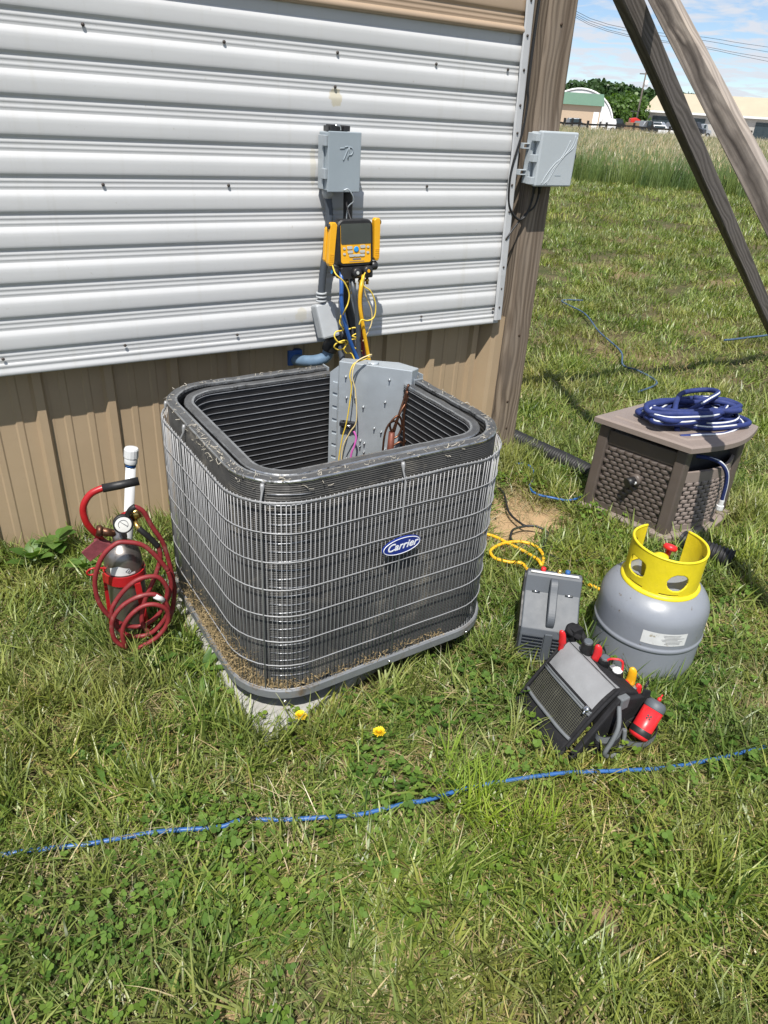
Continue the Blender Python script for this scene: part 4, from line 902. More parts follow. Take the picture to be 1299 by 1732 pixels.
mb = MB(); mb.lathe([(.030, .322), (.030, .335), (.018, .34), (.016, .375), (.022, .38), (.022, .392), (.01, .396)], 14, c=TC+Vector((-.012, .01, 0))); Tk.part('valve', mb, 'yellow_paint')
mb = MB(); mb.lathe([(.009, -.03), (.009, 0), (.020, .002), (.022, .010), (.018, .018), (.004, .02)], 12, c=TC+Vector((.035, .02, .392)), axis=(.35, .1, .9)); Tk.part('valve_handle', mb, 'red_plastic')
mb = MB(); mb.lathe([(.009, -.05), (.009, 0), (.016, .002), (.018, .010), (.010, .016)], 12, c=TC+Vector((-.055, .03, .378)), axis=(-.1, .1, .9)); Tk.part('liquid_valve', mb, 'yellow_paint')
mb = MB(); wrapped(mb, (TC.x, TC.y), TR, cam_a+rad(90)-rad(1), cam_a+rad(90)+rad(46), lambda t: .170, lambda t: .214, 20, .0008); lb_ = Tk.part('paper_label', mb, 'label_white', fix=False)
mb = MB(); rg = random.Random(3)
for r0 in range(7):
    z = .207-.005*r0; f0 = .42+.10*rg.random(); f1 = .95-.2*rg.random()
    a0 = cam_a+rad(90)-rad(1)+rad(47)*f0; a1 = cam_a+rad(90)-rad(1)+rad(47)*f1
    wrapped(mb, (TC.x, TC.y), TR, a0, a1, lambda t: z, lambda t: z+.0014, 8, .0014)
Tk.part('print_line', mb, 'label_print', parent=lb_, fix=False)

# ---------------------------------------------------------------- grey recovery machine (vacuum pump case)
V = Thing('recovery_machine', 'dark grey plastic pump case with a centre handle and louvred front beside the tank', 'pump', (1.43, 1.25, 0))
VM = Matrix.Translation((1.328, 1.232, 0)) @ Matrix.Rotation(math.atan2(-.108, .126), 4, 'Z')    # x across, y to the back, z up
Wv, Dv = .172, .15
def vp3(x, y, z): return VM @ Vector((x, y, z))
prf = [(0, .004), (-.004, .02), (.0, .105), (.006, .128), (.018, .137), (.085, .190), (.098, .203), (.118, .248), (.126, .258), (.142, .258), (.148, .25), (.15, .02), (.146, .004)]
mb = MB(); rr_ = []
for x, s in ((.0, .97), (.004, 1.0), (Wv-.004, 1.0), (Wv, .97)): rr_.append([vp3(x, Dv/2+(y-Dv/2)*s, .12+(z-.12)*s) for y, z in prf])
mb.sheet(rr_, closed=True, smooth=False); n_ = len(prf); o0 = len(mb.v)-4*n_
mb.f += [tuple(range(o0, o0+n_))[::-1], tuple(range(o0+3*n_, o0+4*n_))]; mb.m += [0, 0]; mb.sm += [False]*2
V.part('case', mb, 'pump_grey', bev=.006)
mb = MB(); mb.prism([vp3(-.006, Dv/2+(y-Dv/2)*.93, .12+(z-.12)*.95) for y, z in prf], (vp3(.0, 0, 0)-vp3(.0055, 0, 0))*-1); V.part('side_panel', mb, 'pump_black')
mb = MB(); hx = Wv/2
hp_ = smooth_path([(hx, .024, .132), (hx, .018, .152), (hx, .030, .174), (hx, .072, .212), (hx, .092, .238), (hx, .104, .243), (hx, .113, .232)], 5)
rows = []
for i, p in enumerate(hp_):
    w_ = .0125
    t = (hp_[min(i+1, len(hp_)-1)]-hp_[max(i-1, 0)]).normalized(); nn = Vector((0, -t.z, t.y))
    rows.append([VM @ (p+Vector((w_*c_, 0, 0))+nn*(.010*s_)) for c_, s_ in ((-1, -.6), (-.8, -1), (.8, -1), (1, -.6), (1, .6), (.8, 1), (-.8, 1), (-1, .6))])
mb.sheet(rows, closed=True, smooth=False); V.part('handle', mb, 'pump_grey', bev=.002)
for i in range(8):
    z = .018+i*.0125
    for xa, xb in ((.008, hx-.014), (hx+.014, Wv-.008)):
        mb = MB(); mb.prism([vp3(xa, -.0035, z), vp3(xb, -.0035, z), vp3(xb, -.010, z+.004), vp3(xa, -.010, z+.004)], (0, 0, .0042)); V.part('louvre', mb, 'pump_grey', bev=.0008)
mb = MB(); mb.b2((hx-.012, -.009, .012), (hx+.012, -.001, .122), M=VM); V.part('centre_rib', mb, 'pump_grey', bev=.002)
for sx in (.035, Wv-.035):
    mb = MB(); mb.tube([vp3(sx-.012, .094, .206), vp3(sx+.012, .094, .2055)], .0028, 6); V.part('case_clip', mb, 'chrome', fix=False)
for x_, mt in ((.05, 'red_plastic'), (.10, 'brass'), (.125, 'blue_cord')):
    mb = MB(); mb.lathe([(.008, 0), (.008, .012), (.005, .014)], 10, c=vp3(x_, .138, .256)); V.part('port_cap', mb, mt)
mb = MB(); mb.b2((.012, .121, .2575), (Wv-.012, .131, .2592), M=VM); V.part('panel_edge', mb, 'label_white')

# ---------------------------------------------------------------- tool bag
Bg = Thing('tool_bag', 'black and grey tool pouch with a mesh pocket slumped in front of the tank', 'tool bag', (1.31, .95, 0))
y0, y1 = .862, 1.062
def skew(y): return (.0 if y < .96 else .012)
def bgp(u, y, z): return Vector((u+(y-.96)*.10, y, z))
# main body: cross-section in x-z, run along y
sec = [(1.335, .008), (1.330, .10), (1.352, .172), (1.375, .176), (1.428, .150), (1.452, .10), (1.458, .008)]
mb = MB(); rows = []
for i in range(9):
    y = y0+(y1-y0)*i/8; bul = 1+.05*math.sin(math.pi*i/8)
    rows.append([bgp(1.395+(x-1.395)*bul, y, z) for x, z in sec])
mb.sheet(rows, smooth=True); n_ = len(sec)
mb.f += [tuple(range(n_)), tuple(range(8*n_, 9*n_))[::-1]]; mb.m += [0, 0]; mb.sm += [False, False]
Bg.part('body', mb, 'bag_black', bev=.004)
# the sloping flap: grey top, mesh pocket, black apron
tl, tr_, br_, bl2 = Vector((1.362, 1.078, .182)), Vector((1.340, .868, .178)), Vector((1.148, .868, .012)), Vector((1.182, 1.070, .012))
def flap(u, v, o_=0.):      # u along the top edge, v down the slope
    v = v*(1-.10*abs(2*u-1)**5*max(0, v)**3)
    p = (tl*(1-u)+tr_*u)*(1-v)+(bl2*(1-u)+br_*u)*v
    nrm = Vector((-.68, 0, .73)); bul = .016*math.sin(math.pi*max(0, v))*math.sin(math.pi*(.1+.8*u))+.016*math.sin(math.pi*min(1, max(0, v)/.40))*(1-abs(2*u-1)**3)
    return p+nrm*(bul+o_+.006*mnoise.noise(Vector((u*3.4, v*4.2, 1.3)))+.002*mnoise.noise(Vector((u*9, v*11, 4.3))))
def patch(u0, u1, v0, v1, o_, nu=20, nv=14, rc=0):
    mb = MB(); mb.sheet([[flap(u0+(u1-u0)*i/nu, v0+(v1-v0)*j/nv, o_) for i in range(nu+1)] for j in range(nv+1)]); return mb
fl_ = Bg.part('flap', patch(0, 1, -.02, 1, 0, 14, 14), 'bag_black', fix=False)
s_ = fl_.modifiers.new('solid', 'SOLIDIFY'); s_.thickness = .006; s_.offset = 1
mb = patch(.06, .94, .0, .30, .006); mb.sheet([[flap(.06+.88*i/10, .0-.0*j, .006) if j == 0 else flap(.06+.88*i/10, .0, .006)+Vector((.034, 0, -.012))*j for i in range(11)] for j in range(2)]); Bg.part('grey_panel', mb, 'bag_grey', parent=fl_, fix=False)
mb = patch(.06, .94, .36, .66, .0035); Bg.part('mesh_pocket', mb, 'bag_trim', parent=fl_, fix=False).data.materials[0] = MATS['bag_black']
net = MB()
for i in range(25): u = .07+.86*i/24; net.tube([flap(u, .37+.29*j/8, .0055) for j in range(9)], .0006, 3, caps=False)
for i in range(15): v = .37+.28*i/14; net.tube([flap(.07+.86*j/10, v, .0055) for j in range(11)], .0006, 3, caps=False)
Bg.part('net', net, 'mesh_net', parent=fl_, fix=False)
for v, r_ in ((.335, .0045), (.36, .004), (.675, .005)):
    mb = MB(); mb.tube([flap(.04+.92*j/12, v, .004) for j in range(13)], r_, 6); Bg.part('binding', mb, 'bag_trim', parent=fl_, fix=False)
mb = MB(); mb.tube([flap(.05+.90*j/12, .315, .007) for j in range(13)], .0025, 5); zp = Bg.part('zip', mb, 'bag_black', parent=fl_, fix=False)
mb = MB(); c_ = flap(.90, .335, .010); mb.lathe([(.008, 0), (.009, .004), (.005, .008)], 10, c=c_, axis=(-.68, 0, .73)); mb.tube([c_+Vector((-.004, 0, .004)), c_+Vector((-.018, -.006, -.002))], .003, 6); Bg.part('zip_pull', mb, 'chrome', parent=fl_, fix=False)
for u in (.005, .995):
    mb = MB(); mb.tube([flap(u, -.02+1.0*j/16, .002) for j in range(17)], .0055, 6); Bg.part('edge_binding', mb, 'bag_black', parent=fl_, fix=False)
# right end: gusset panel and open pockets
mb = MB(); mb.prism([(1.335, .866, .17), (1.20, .866, .03), (1.26, .866, .008), (1.44, .864, .008), (1.44, .864, .14)], (0, -.016, 0)); Bg.part('end_gusset', mb, 'bag_black', bev=.004)
def pocket(cx, cy, w, d, h, name, lean=.0):
    mb = MB(); rows = []
    for z, k in ((.006, .86), (h*.5, 1.02), (h, 1.0), (h-.004, .93), (h*.4, .88)):
        rows.append([Vector((cx+w*k*math.cos(a), cy+d*k*math.sin(a)+lean*z, z+.012*math.cos(a)*(z/h))) for a in [2*math.pi*i/20 for i in range(20)]])
    mb.sheet(rows, closed=True); p = Bg.part(name, mb, 'bag_black', fix=False)
    mb = MB(); rows = []
    for z, k in ((h-.022, 1.03), (h-.002, 1.03)): rows.append([Vector((cx+w*k*math.cos(a), cy+d*k*math.sin(a)+lean*z, z+.012*math.cos(a)*(z/h))) for a in [2*math.pi*i/20 for i in range(20)]])
    mb.sheet(rows, closed=True); Bg.part('pocket_band', mb, 'bag_trim', parent=p, fix=False); return p
pocket(1.390, .812, .046, .036, .084, 'side_pocket'); pocket(1.305, .832, .036, .026, .105, 'tall_pocket', .1)
mb = MB(); mb.tube(smooth_path([(1.325, .845, .158), (1.295, .812, .135), (1.275, .805, .10), (1.265, .808, .06), (1.30, .808, .035), (1.34, .815, .05), (1.345, .825, .09)]), .006, 6); Bg.part('trim_loop', mb, 'bag_trim', fix=False)
mb = MB(); mb.b2((1.335, .846, .135), (1.365, .866, .172)); Bg.part('strap_tab', mb, 'bag_trim', bev=.004)
mb = MB(); mb.prism([(1.425, .86, .165), (1.452, .855, .150), (1.440, .842, .06), (1.412, .846, .07)], (0, -.006, 0)); Bg.part('webbing_strap', mb, 'bag_black', bev=.003)
mb = MB(); mb.tube(smooth_path([(1.425, 1.085, .16), (1.405, 1.11, .175), (1.435, 1.125, .17), (1.455, 1.105, .15), (1.45, 1.07, .12)]), .010, 8); mb.b2((1.405, 1.09, .150), (1.44, 1.115, .185)); Bg.part('belt_buckle', mb, 'bag_black', bev=.003)

def tool(name, label, cat, base, tip, mats, r=.011, shape='grip', cap=None):
    base, tip = Vector(base), Vector(tip); a = tip-base; L_ = a.length
    t = Thing(name, label, cat, base)
    mb = MB()
    if shape == 'grip': mb.lathe([(r*.55, 0), (r*.7, L_*.3), (r, L_*.5), (r*1.05, L_*.85), (r*.92, L_*.97), (r*.5, L_)], 10, c=base, axis=a, smooth=False)
    else:
        n0 = a.orthogonal().normalized(); f = a.normalized()
        wd = Vector((.55, -.83, 0)); wd = (wd-f*wd.dot(f)).normalized(); td = f.cross(wd); rows = []
        for q_, (w_, t_, off) in zip((0, .15, .35, .42, .5, .7, .86, .95, 1.0), ((.8, .55, 0), (.85, .55, .1), (.95, .6, .2), (1.35, .7, .25), (1.15, .65, .25), (1.1, .65, .15), (1.05, .6, -.05), (.85, .5, -.2), (.35, .25, -.3))):
            rows.append([base+a*q_+wd*(r*(w_*math.cos(g_)+off))+td*(r*t_*math.sin(g_)) for g_ in [2*math.pi*i_/12 for i_ in range(12)]])
        mb.sheet(rows, closed=True); o0_ = len(mb.v)-12; mb.f.append(tuple(range(o0_, o0_+12))); mb.m.append(0); mb.sm.append(True)
    t.part('handle', mb, mats[0], fix=(shape == 'grip'))
    if cap is not None:
        mb = MB(); mb.lathe([(r*.75, L_*.955), (r*.8, L_*1.0), (r*.6, L_*1.012)], 10, c=base, axis=a); t.part('end_cap', mb, cap)
    mb = MB(); mb.tube([base-a.normalized()*.06, base+a.normalized()*.01], r*.3, 6); t.part('shank', mb, mats[1], fix=False)
    return t
tool('screwdriver', 'stubby black-handled screwdriver nearest the pump in the tool bag', 'screwdriver', (1.380, 1.022, .13), (1.372, 1.014, .222), ('black_rubber', 'chrome'), .0155, cap='pump_grey')
tool('screwdriver', 'black-handled screwdriver between the red plier grip and the jumper lead', 'screwdriver', (1.402, .975, .11), (1.395, .968, .194), ('black_rubber', 'chrome'), .0155, cap='pump_grey')
tool('screwdriver', 'thick black screwdriver with a square printed cap nearest the yellow pliers', 'screwdriver', (1.42, .935, .085), (1.412, .935, .170), ('black_rubber', 'chrome'), .017, cap='label_white')
tool('pliers', 'single red grip sticking up at the far corner of the tool bag', 'pliers', (1.336, 1.068, .165), (1.326, 1.066, .236), ('red_plastic', 'chrome'), .0085, 'plier')
tool('pliers', 'bright red plier grip behind the first black screwdriver', 'pliers', (1.384, .992, .145), (1.382, .985, .226), ('red_plastic', 'chrome'), .010, 'plier')
tool('pliers', 'yellow plier grip standing tallest at the right of the tool bag', 'pliers', (1.436, .912, .10), (1.436, .905, .190), ('yellow_plastic', 'chrome'), .0105, 'plier')
tool('pliers', 'short red and yellow grip in front of the yellow pliers', 'pliers', (1.424, .902, .095), (1.424, .910, .150), ('red_plastic', 'yellow_plastic'), .010, 'plier')
tool('pliers', 'small red-tipped handle beside the silver driver end', 'pliers', (1.446, .888, .085), (1.448, .884, .147), ('red_plastic', 'chrome'), .008, 'plier')
tool('nut_driver', 'silver round-ended nut driver at the right of the tool bag', 'nut driver', (1.434, .892, .075), (1.435, .890, .140), ('chrome', 'chrome'), .0095)
jl = Thing('jumper_lead', 'thin red lead looping between two black screwdrivers over a silver tool', 'lead', (1.405, .955, .12))
mb = MB(); mb.tube(smooth_path([(1.39, .962, .165), (1.394, .958, .193), (1.406, .945, .201), (1.418, .934, .198), (1.422, .930, .182), (1.42, .925, .15)]), .0032, 8); jl.part('lead', mb, 'red_plastic', fix=False)
mb = MB(); mb.box((0, 0, 0), (.016, .008, .045), M=Matrix.Translation((1.402, .952, .158)) @ Matrix.Rotation(.3, 4, 'X')); mb.box((.006, 0, -.01), (.005, .01, .03), M=Matrix.Translation((1.402, .952, .158)) @ Matrix.Rotation(.3, 4, 'X')); jl.part('clip', mb, 'chrome', bev=.001)
kr = MB(); kr.tube([Vector((1.452, .868, .158))+Vector((.010*math.cos(a), .003*math.cos(a), .010*math.sin(a))) for a in [2*math.pi*i/20 for i in range(20)]], .0022, 6, closed=True)
single('key_ring', kr, 'black_plastic', (1.452, .868, .148), 'small black ring on the strap at the right of the tool bag', 'ring', fix=False)
# red and grey canister leaning out of the side pocket
cA, cB = Vector((1.372, .800, .086)), Vector((1.432, .813, .157)); ca = cB-cA; cL = ca.length; cn = ca.normalized()
Cn = Thing('red_canister', 'red and dark grey leak-detector canister leaning out of the bag side pocket', 'canister', cA)
CRd = .0255
mb = MB(); mb.lathe([(CRd*.3, -.012), (CRd*.9, -.010), (CRd, -.004), (CRd, cL*.74)], 28, c=cA, axis=ca); cbd = Cn.part('body', mb, 'red_plastic')
mb = MB(); mb.lathe([(CRd*1.01, cL*.74), (CRd*1.03, cL*.76), (CRd*1.0, cL*.90), (CRd*.75, cL*.98), (CRd*.3, cL)], 28, c=cA, axis=ca); Cn.part('end_cap', mb, 'pump_grey')
mb = MB(); mb.lathe([(CRd*1.03, -.002), (CRd*1.06, .002), (CRd*1.06, .010), (CRd*1.02, .014)], 28, c=cA, axis=ca, cap=False); Cn.part('grip_band', mb, 'black_rubber', fix=False)
mb = MB(); mb.lathe([(.005, cL), (.0055, cL+.006), (.003, cL+.010)], 10, c=cA, axis=ca); mb.tube([cB+cn*.008, cB+cn*.014+Vector((.004, 0, .003))], .002, 5); Cn.part('nozzle', mb, 'red_plastic')
cu_ = (Vector((0, 0, CAM_H))-cA); cu_ = (cu_-cn*cu_.dot(cn)).normalized(); cside = cn.cross(cu_)
mb = MB(); c0 = cA+cn*cL*.50+cu_*(CRd+.0012)
for a in range(4):
    ang = a*math.pi/2+.78; d = cn*math.cos(ang)+cside*math.sin(ang); e = cn*-math.sin(ang)+cside*math.cos(ang)
    mb.add([c0+d*.0012, c0+d*.0058+e*.003, c0+d*.0078, c0+d*.0058-e*.003], [(0, 1, 2, 3)])
mb.add([c0+cn*.0014, c0+cside*.0014, c0-cn*.0014, c0-cside*.0014], [(0, 1, 2, 3)]); Cn.part('star_mark', mb, 'black_plastic', parent=cbd, fix=False)
fv = (cA-cn*.0105)
mb = MB(); mb.lathe([(CRd*.86, 0), (CRd*.80, .003), (.0, .0045)], 28, c=cA-cn*.009, axis=-cn, cap=False); bo = Cn.part('button', mb, 'red_plastic', fix=False)
bpy.context.view_layer.update()
piv = Vector((1.41, 1.05, .19))
for o_ in scene.objects:
    if o_.parent is None and any(o_.name.startswith(q) for q in ('tool_bag', 'screwdriver', 'pliers', 'nut_driver', 'jumper_lead', 'key_ring', 'red_canister')):
        o_.location = piv+(o_.location-piv)*1.07; o_.scale = (1.07, 1.07, 1.07)
# ---------------------------------------------------------------- hose reel box
HB = Thing('hose_reel_box', 'taupe plastic hose reel box with basket-weave sides behind the tank', 'hose box', (2.5, 1.74, 0))
HM = Matrix.Translation((2.372, 1.535, 0)) @ Matrix.Rotation(rad(4.5), 4, 'Z')     # x along the bow front, y to the back
def hb(x, y, z): return HM @ Vector((x-.20*y, y, z))
Wb, Db, Hb = .40, .335, .42
def bow(t): return -.045*math.sin(math.pi*t)
def foot(ins=0., n=10, bw=1.):
    pts = [(ins+(Wb-2*ins)*i/n, ins+bow(i/n)*bw) for i in range(n+1)]
    return pts+[(Wb-ins, Db-ins), (ins, Db-ins)]
# corner posts
for x, y in ((0, 0), (Wb, 0), (0, Db), (Wb, Db)):
    mb = MB(); lo = [(x-.022, y-.022), (x+.022, y-.022), (x+.022, y+.022), (x-.022, y+.022)]
    tp = [(a*.97+.006, b*.97+.005) for a, b in lo]
    mb.add([hb(a, b, .03) for a, b in lo]+[hb(a, b, Hb-.02) for a, b in tp], [(0, 1, 2, 3)[::-1], (4, 5, 6, 7)]+[(i, (i+1) % 4, 4+(i+1) % 4, 4+i) for i in range(4)]); HB.part('corner_post', mb, 'resin_brown', bev=.006)
mb = MB(); f1 = foot(-.035); rows = [[hb(x, y, z) for x, y in f1] for z in (.0, .028)]; rows.append([hb(x, y, .034) for x, y in foot(-.02)]); mb.sheet(rows, closed=True, smooth=False); n_ = len(f1); o0 = len(mb.v)-3*n_
mb.f.append(tuple(range(o0+2*n_, o0+3*n_))); mb.m.append(0); mb.sm.append(False); HB.part('base_rim', mb, 'resin_taupe', bev=.003)
core_ = MB(); core_.add([hb(x, y, z) for z in (.03, .385) for x, y in ((.01, .012), (Wb-.01, .012), (Wb-.01, Db-.01), (.01, Db-.01))], [(0, 1, 2, 3)[::-1], (4, 5, 6, 7)]+[(i, (i+1) % 4, 4+(i+1) % 4, 4+i) for i in range(4)]); HB.part('inner_shell', core_, 'pump_black')
# rails
mb = MB(); mb.add([hb(x, y, z) for x, y, z in [(a, b, e) for a in (-.006, .012) for b in (.022, Db-.022) for e in (.325, .385)]], [(0,1,3,2),(4,6,7,5),(0,4,5,1),(2,3,7,6),(0,2,6,4),(1,5,7,3)]); HB.part('side_rail', mb, 'resin_brown', bev=.003)
mb = MB(); mb.add([hb(x, y, z) for x, y, z in [(a, b, e) for a in (-.008, .012) for b in (.022, Db-.022) for e in (.034, .062)]], [(0,1,3,2),(4,6,7,5),(0,4,5,1),(2,3,7,6),(0,2,6,4),(1,5,7,3)]); HB.part('side_rail', mb, 'resin_brown', bev=.003)
for z0_, z1_ in ((.255, .305), (.034, .060)):
    mb = MB(); rows = [[hb(.022+(Wb-.044)*i/12, bow(i/12)+d, z) for i in range(13)] for d, z in ((.004, z0_), (-.008, z0_+.002), (-.008, z1_-.002), (.004, z1_))]; mb.sheet(rows, smooth=False); HB.part('front_rail', mb, 'resin_taupe', fix=False)
# basket weave: every strand bump is a piece of its own, sharing one mesh
wv_ = MB(); rows = []
for i in range(7):
    t = -1+2*i/6; h = .0075*(1-t*t)
    rows.append([Vector((.0175*t, -h-.0005, -.0095)), Vector((.0175*t, -h-.003, -.004)), Vector((.0175*t, -h-.003, .004)), Vector((.0175*t, -h-.0005, .0095))])
wv_.sheet(rows, smooth=False); wme = wv_.mesh('weave_strand'); wme.materials.append(MATS['resin_brown'])
pl = MB(); pl.add([hb(x, y, z) for x, y, z in [(a, b, e) for a in (-.0015, .012) for b in (.022, Db-.022) for e in (.062, .325)]], [(0,1,3,2),(4,6,7,5),(0,4,5,1),(2,3,7,6),(0,2,6,4),(1,5,7,3)]); panL = HB.part('side_panel', pl, 'resin_brown')
rotL = HM.to_euler().z+rad(-90)+math.atan(.20)
for r0 in range(13):
    z = .074+r0*.0196
    for c0_ in range(9):
        y = .040+c0_*.0350+(.0175 if r0 % 2 else 0)
        if y > Db-.03: continue
        HB.share('weave_strand', wme, parent=panL, loc=hb(-.0018, y, z), rot=(0, 0, rotL))
pl = MB(); rows = [[hb(.022+(Wb-.044)*i/12, bow(i/12), z) for i in range(13)] for z in (.060, .255)]; pl.sheet(rows, smooth=False); panF = HB.part('front_panel', pl, 'resin_brown', fix=False)
wt = wme.copy(); wt.name = 'weave_strand_front'; wt.materials.clear(); wt.materials.append(MATS['resin_taupe'])
for r0 in range(10):
    z = .072+r0*.0196
    for c0_ in range(10):
        x = .042+c0_*.0350+(.0175 if r0 % 2 else 0)
        if x > Wb-.035: continue
        t = (x-.022)/(Wb-.044); sl_ = -.045*math.pi/Wb*math.cos(math.pi*t)
        HB.share('weave_strand', wt, parent=panF, loc=hb(x, bow(t)-.0005, z), rot=(0, 0, HM.to_euler().z+math.atan(sl_)))
# lid
mb = MB()
def lidp(ins): return [(-.045+ins+(Wb+.07-2*ins)*i/12, -.040+ins+(-.05*math.sin(math.pi*i/12))) for i in range(13)]+[(Wb+.025-ins, Db+.03-ins), (-.045+ins, Db+.03-ins)]
rows = [[hb(x, y, z) for x, y in lidp(i_)] for i_, z in ((.010, .410), (.0, .413), (.0, .434), (.008, .4405), (.05, .4415), (.056, .4465))]
mb.sheet(rows, closed=True, smooth=False); n_ = 15; o0 = len(mb.v)-6*n_
mb.f += [tuple(range(o0, o0+n_))[::-1], tuple(range(o0+5*n_, o0+6*n_))]; mb.m += [0, 0]; mb.sm += [False]*2
lid = HB.part('lid', mb, 'resin_taupe', bev=.002)
mb = MB(); nx_ = (HM.to_3x3() @ Vector((-1, 0, 0))); cc = hb(-.004, .155, .218)
mb.lathe([(.024, 0), (.026, .003), (.026, .016), (.020, .022), (.012, .024), (.012, .040)], 20, c=cc, axis=nx_); kb_ = HB.part('crank_hub', mb, 'resin_brown')
mb = MB(); mb.tube([cc+nx_*.02, cc+nx_*.058+Vector((0, .006, -.006))], [.017, .019], 14); HB.part('crank_socket', mb, 'black_plastic', parent=kb_, fix=False)
mb = MB(); mb.lathe([(.007, 0), (.006, .006)], 10, c=cc+nx_*.026+Vector((.0, -.014, -.004)), axis=nx_); HB.part('set_screw', mb, 'label_white', parent=kb_)
# hose heaped on the lid: two interleaved fabric hoses with a pale stripe
rg = random.Random(12)
hc = hb(.195, .125, .447)
def heap(seed, turns, lay, rx, ry, npt=9):
    r_ = random.Random(seed); pts = []
    for k in range(int(turns*npt)):
        a = 2*math.pi*k/npt; q = rx*(1+r_.uniform(-.22, .16)); w_ = ry*(1+r_.uniform(-.35, .2)); t = k/(turns*npt)
        x = q*math.cos(a); y = w_*math.sin(a)
        pts.append(hc+Matrix.Rotation(rad(-22+20*math.sin(t*5+seed)), 3, 'Z') @ Vector((x+.02*math.sin(t*9), y, 0))+Vector((0, 0, lay(t)+r_.uniform(-.005, .011))))
    return pts
Hs = Thing('coiled_hose', 'dark blue fabric hose with a white stripe heaped on the hose box lid', 'hose', hb(.23, .135, .447))
hp1 = smooth_path(heap(5, 8.4, lambda t: .010+.062*t, .205, .085), 6)
mb = MB(); mb.tube(hp1, .0112, 10); Hs.part('hose_run', mb, 'navy_fabric', fix=False)
st = MB()
for i0 in range(0, len(hp1)-70, 95):
    seg = hp1[i0:i0+rg.randint(34, 58)]; st.tube([p+Vector((-.0030, -.0068, .0082)) for p in seg], .0036, 6)
Hs.part('white_stripe', st, 'white_stripe', fix=False)
bight = smooth_path([hb(.05, .08, .45), hb(.12, .12, .48), hb(.24, .10, .535), hb(.36, .12, .545), hb(.40, .19, .53), hb(.31, .23, .52), hb(.18, .18, .52), hb(.06, .12, .50), hb(.0, .15, .47)], 8)
mb = MB(); mb.tube(bight, .0105, 10); Hs.part('top_loop', mb, 'navy_fabric', fix=False)
bg2 = smooth_path([hb(.0, .13, .49), hb(.10, .09, .50), hb(.22, .05, .49), hb(.30, .0, .472), hb(.38, .03, .455), hb(.40, .09, .45)], 8)
mb = MB(); mb.tube(bg2, .0115, 10); Hs.part('top_loop', mb, 'navy_fabric', fix=False)
bg3 = smooth_path([hb(.02, .05, .44), hb(.10, .01, .445), hb(.20, -.02, .44), hb(.33, -.01, .44), hb(.42, .04, .438), hb(.44, .09, .44), hb(.35, .13, .45)], 8)
mb = MB(); mb.tube(bg3, .0095, 10); Hs.part('low_loop', mb, 'navy_fabric', fix=False)
mb = MB(); mb.tube([p+Vector((-.003, -.006, .005)) for p in bg3[4:-14]], .0036, 6); mb.tube([p+Vector((-.003, -.006, .006)) for p in bight[14:30]], .0036, 6); Hs.part('white_stripe', mb, 'white_stripe', fix=False)
He = Thing('hose_end', 'short blue hose with a white fitting hanging from the slot of the hose box', 'hose', hb(.23, -.06, .15))
he = smooth_path([hb(.10, .05, .345), hb(.135, -.02, .350), hb(.165, -.056, .335), hb(.195, -.075, .295), hb(.215, -.080, .24), hb(.225, -.080, .175), hb(.228, -.08, .150)], 8)
mb = MB(); mb.tube(he, .0085, 10); He.part('hose', mb, 'navy_fabric', fix=False)
mb = MB(); mb.tube([p+Vector((.001, -.006, .0035)) for p in he[8:]], .0032, 6); He.part('white_stripe', mb, 'white_stripe', fix=False)
mb = MB(); mb.lathe([(.0095, .004), (.0105, 0), (.0105, -.022), (.015, -.024), (.015, -.042), (.012, -.046)], 10, c=he[-1]+Vector((0, 0, .006)), smooth=False); He.part('fitting', mb, 'label_white')

# ---------------------------------------------------------------- cords, hoses and pipes on the grass
def onground(pts, z, wob=.004, seed=1):
    r_ = random.Random(seed); return [(x+r_.uniform(-wob, wob), y+r_.uniform(-wob, wob), z+r_.uniform(-.003, .006)) for x, y in pts]
FG = [(-2.0, 1.62), (-1.2, 1.52), (-.6, 1.37), (-.35, 1.30), (-.137, 1.232), (-.047, 1.198), (.036, 1.174), (.114, 1.149), (.192, 1.12), (.303, 1.078), (.357, 1.067), (.442, 1.022), (.522, .981), (.606, .945), (.723, .917), (.766, .905), (.895, .884), (1.032, .839), (1.138, .799), (1.269, .738), (1.394, .689), (1.553, .642), (1.703, .602), (2.0, .50), (2.6, .42), (3.4, .30)]
fg = Thing('garden_line', 'long thin blue hose lying across the grass in the foreground', 'hose', (.7, .92, .03))
mb = MB(); mb.tube(smooth_path(onground(FG, .030, .002, 2), 6), .0054, 10); fg.part('line', mb, 'blue_cord', fix=False)
mb = MB(); mb.tube([(.352, 1.069, .032), (.385, 1.053, .032)], .0070, 10); fg.part('tape_band', mb, 'black_rubber', fix=False)
hose('garden_line', onground([(2.213, 2.292), (2.263, 2.242), (2.212, 2.15), (2.119, 2.076), (2.098, 2.012), (2.129, 1.95), (2.195, 1.908), (2.281, 1.904), (2.35, 1.93)], .040, .001), .0052, 'blue_cord', 'short curl of blue hose beside the bare soil next to the hose box')
hose('garden_line', onground([(3.6, 2.75), (3.863, 2.839), (3.939, 3.055), (3.939, 3.185), (4.166, 3.451), (4.394, 3.881), (4.73, 4.384), (4.854, 4.772), (5.088, 4.746)], .050, .01), .0062, 'rope_blue', 'faded blue rope-like hose trailing away across the far lawn behind the hose box')
hose('garden_line', onground([(5.20, 3.32), (5.284, 3.316), (5.541, 3.31), (5.743, 3.292), (6.3, 3.3)], .06, .003), .008, 'rope_blue', 'far piece of dark blue hose by the foot of the dark brace')
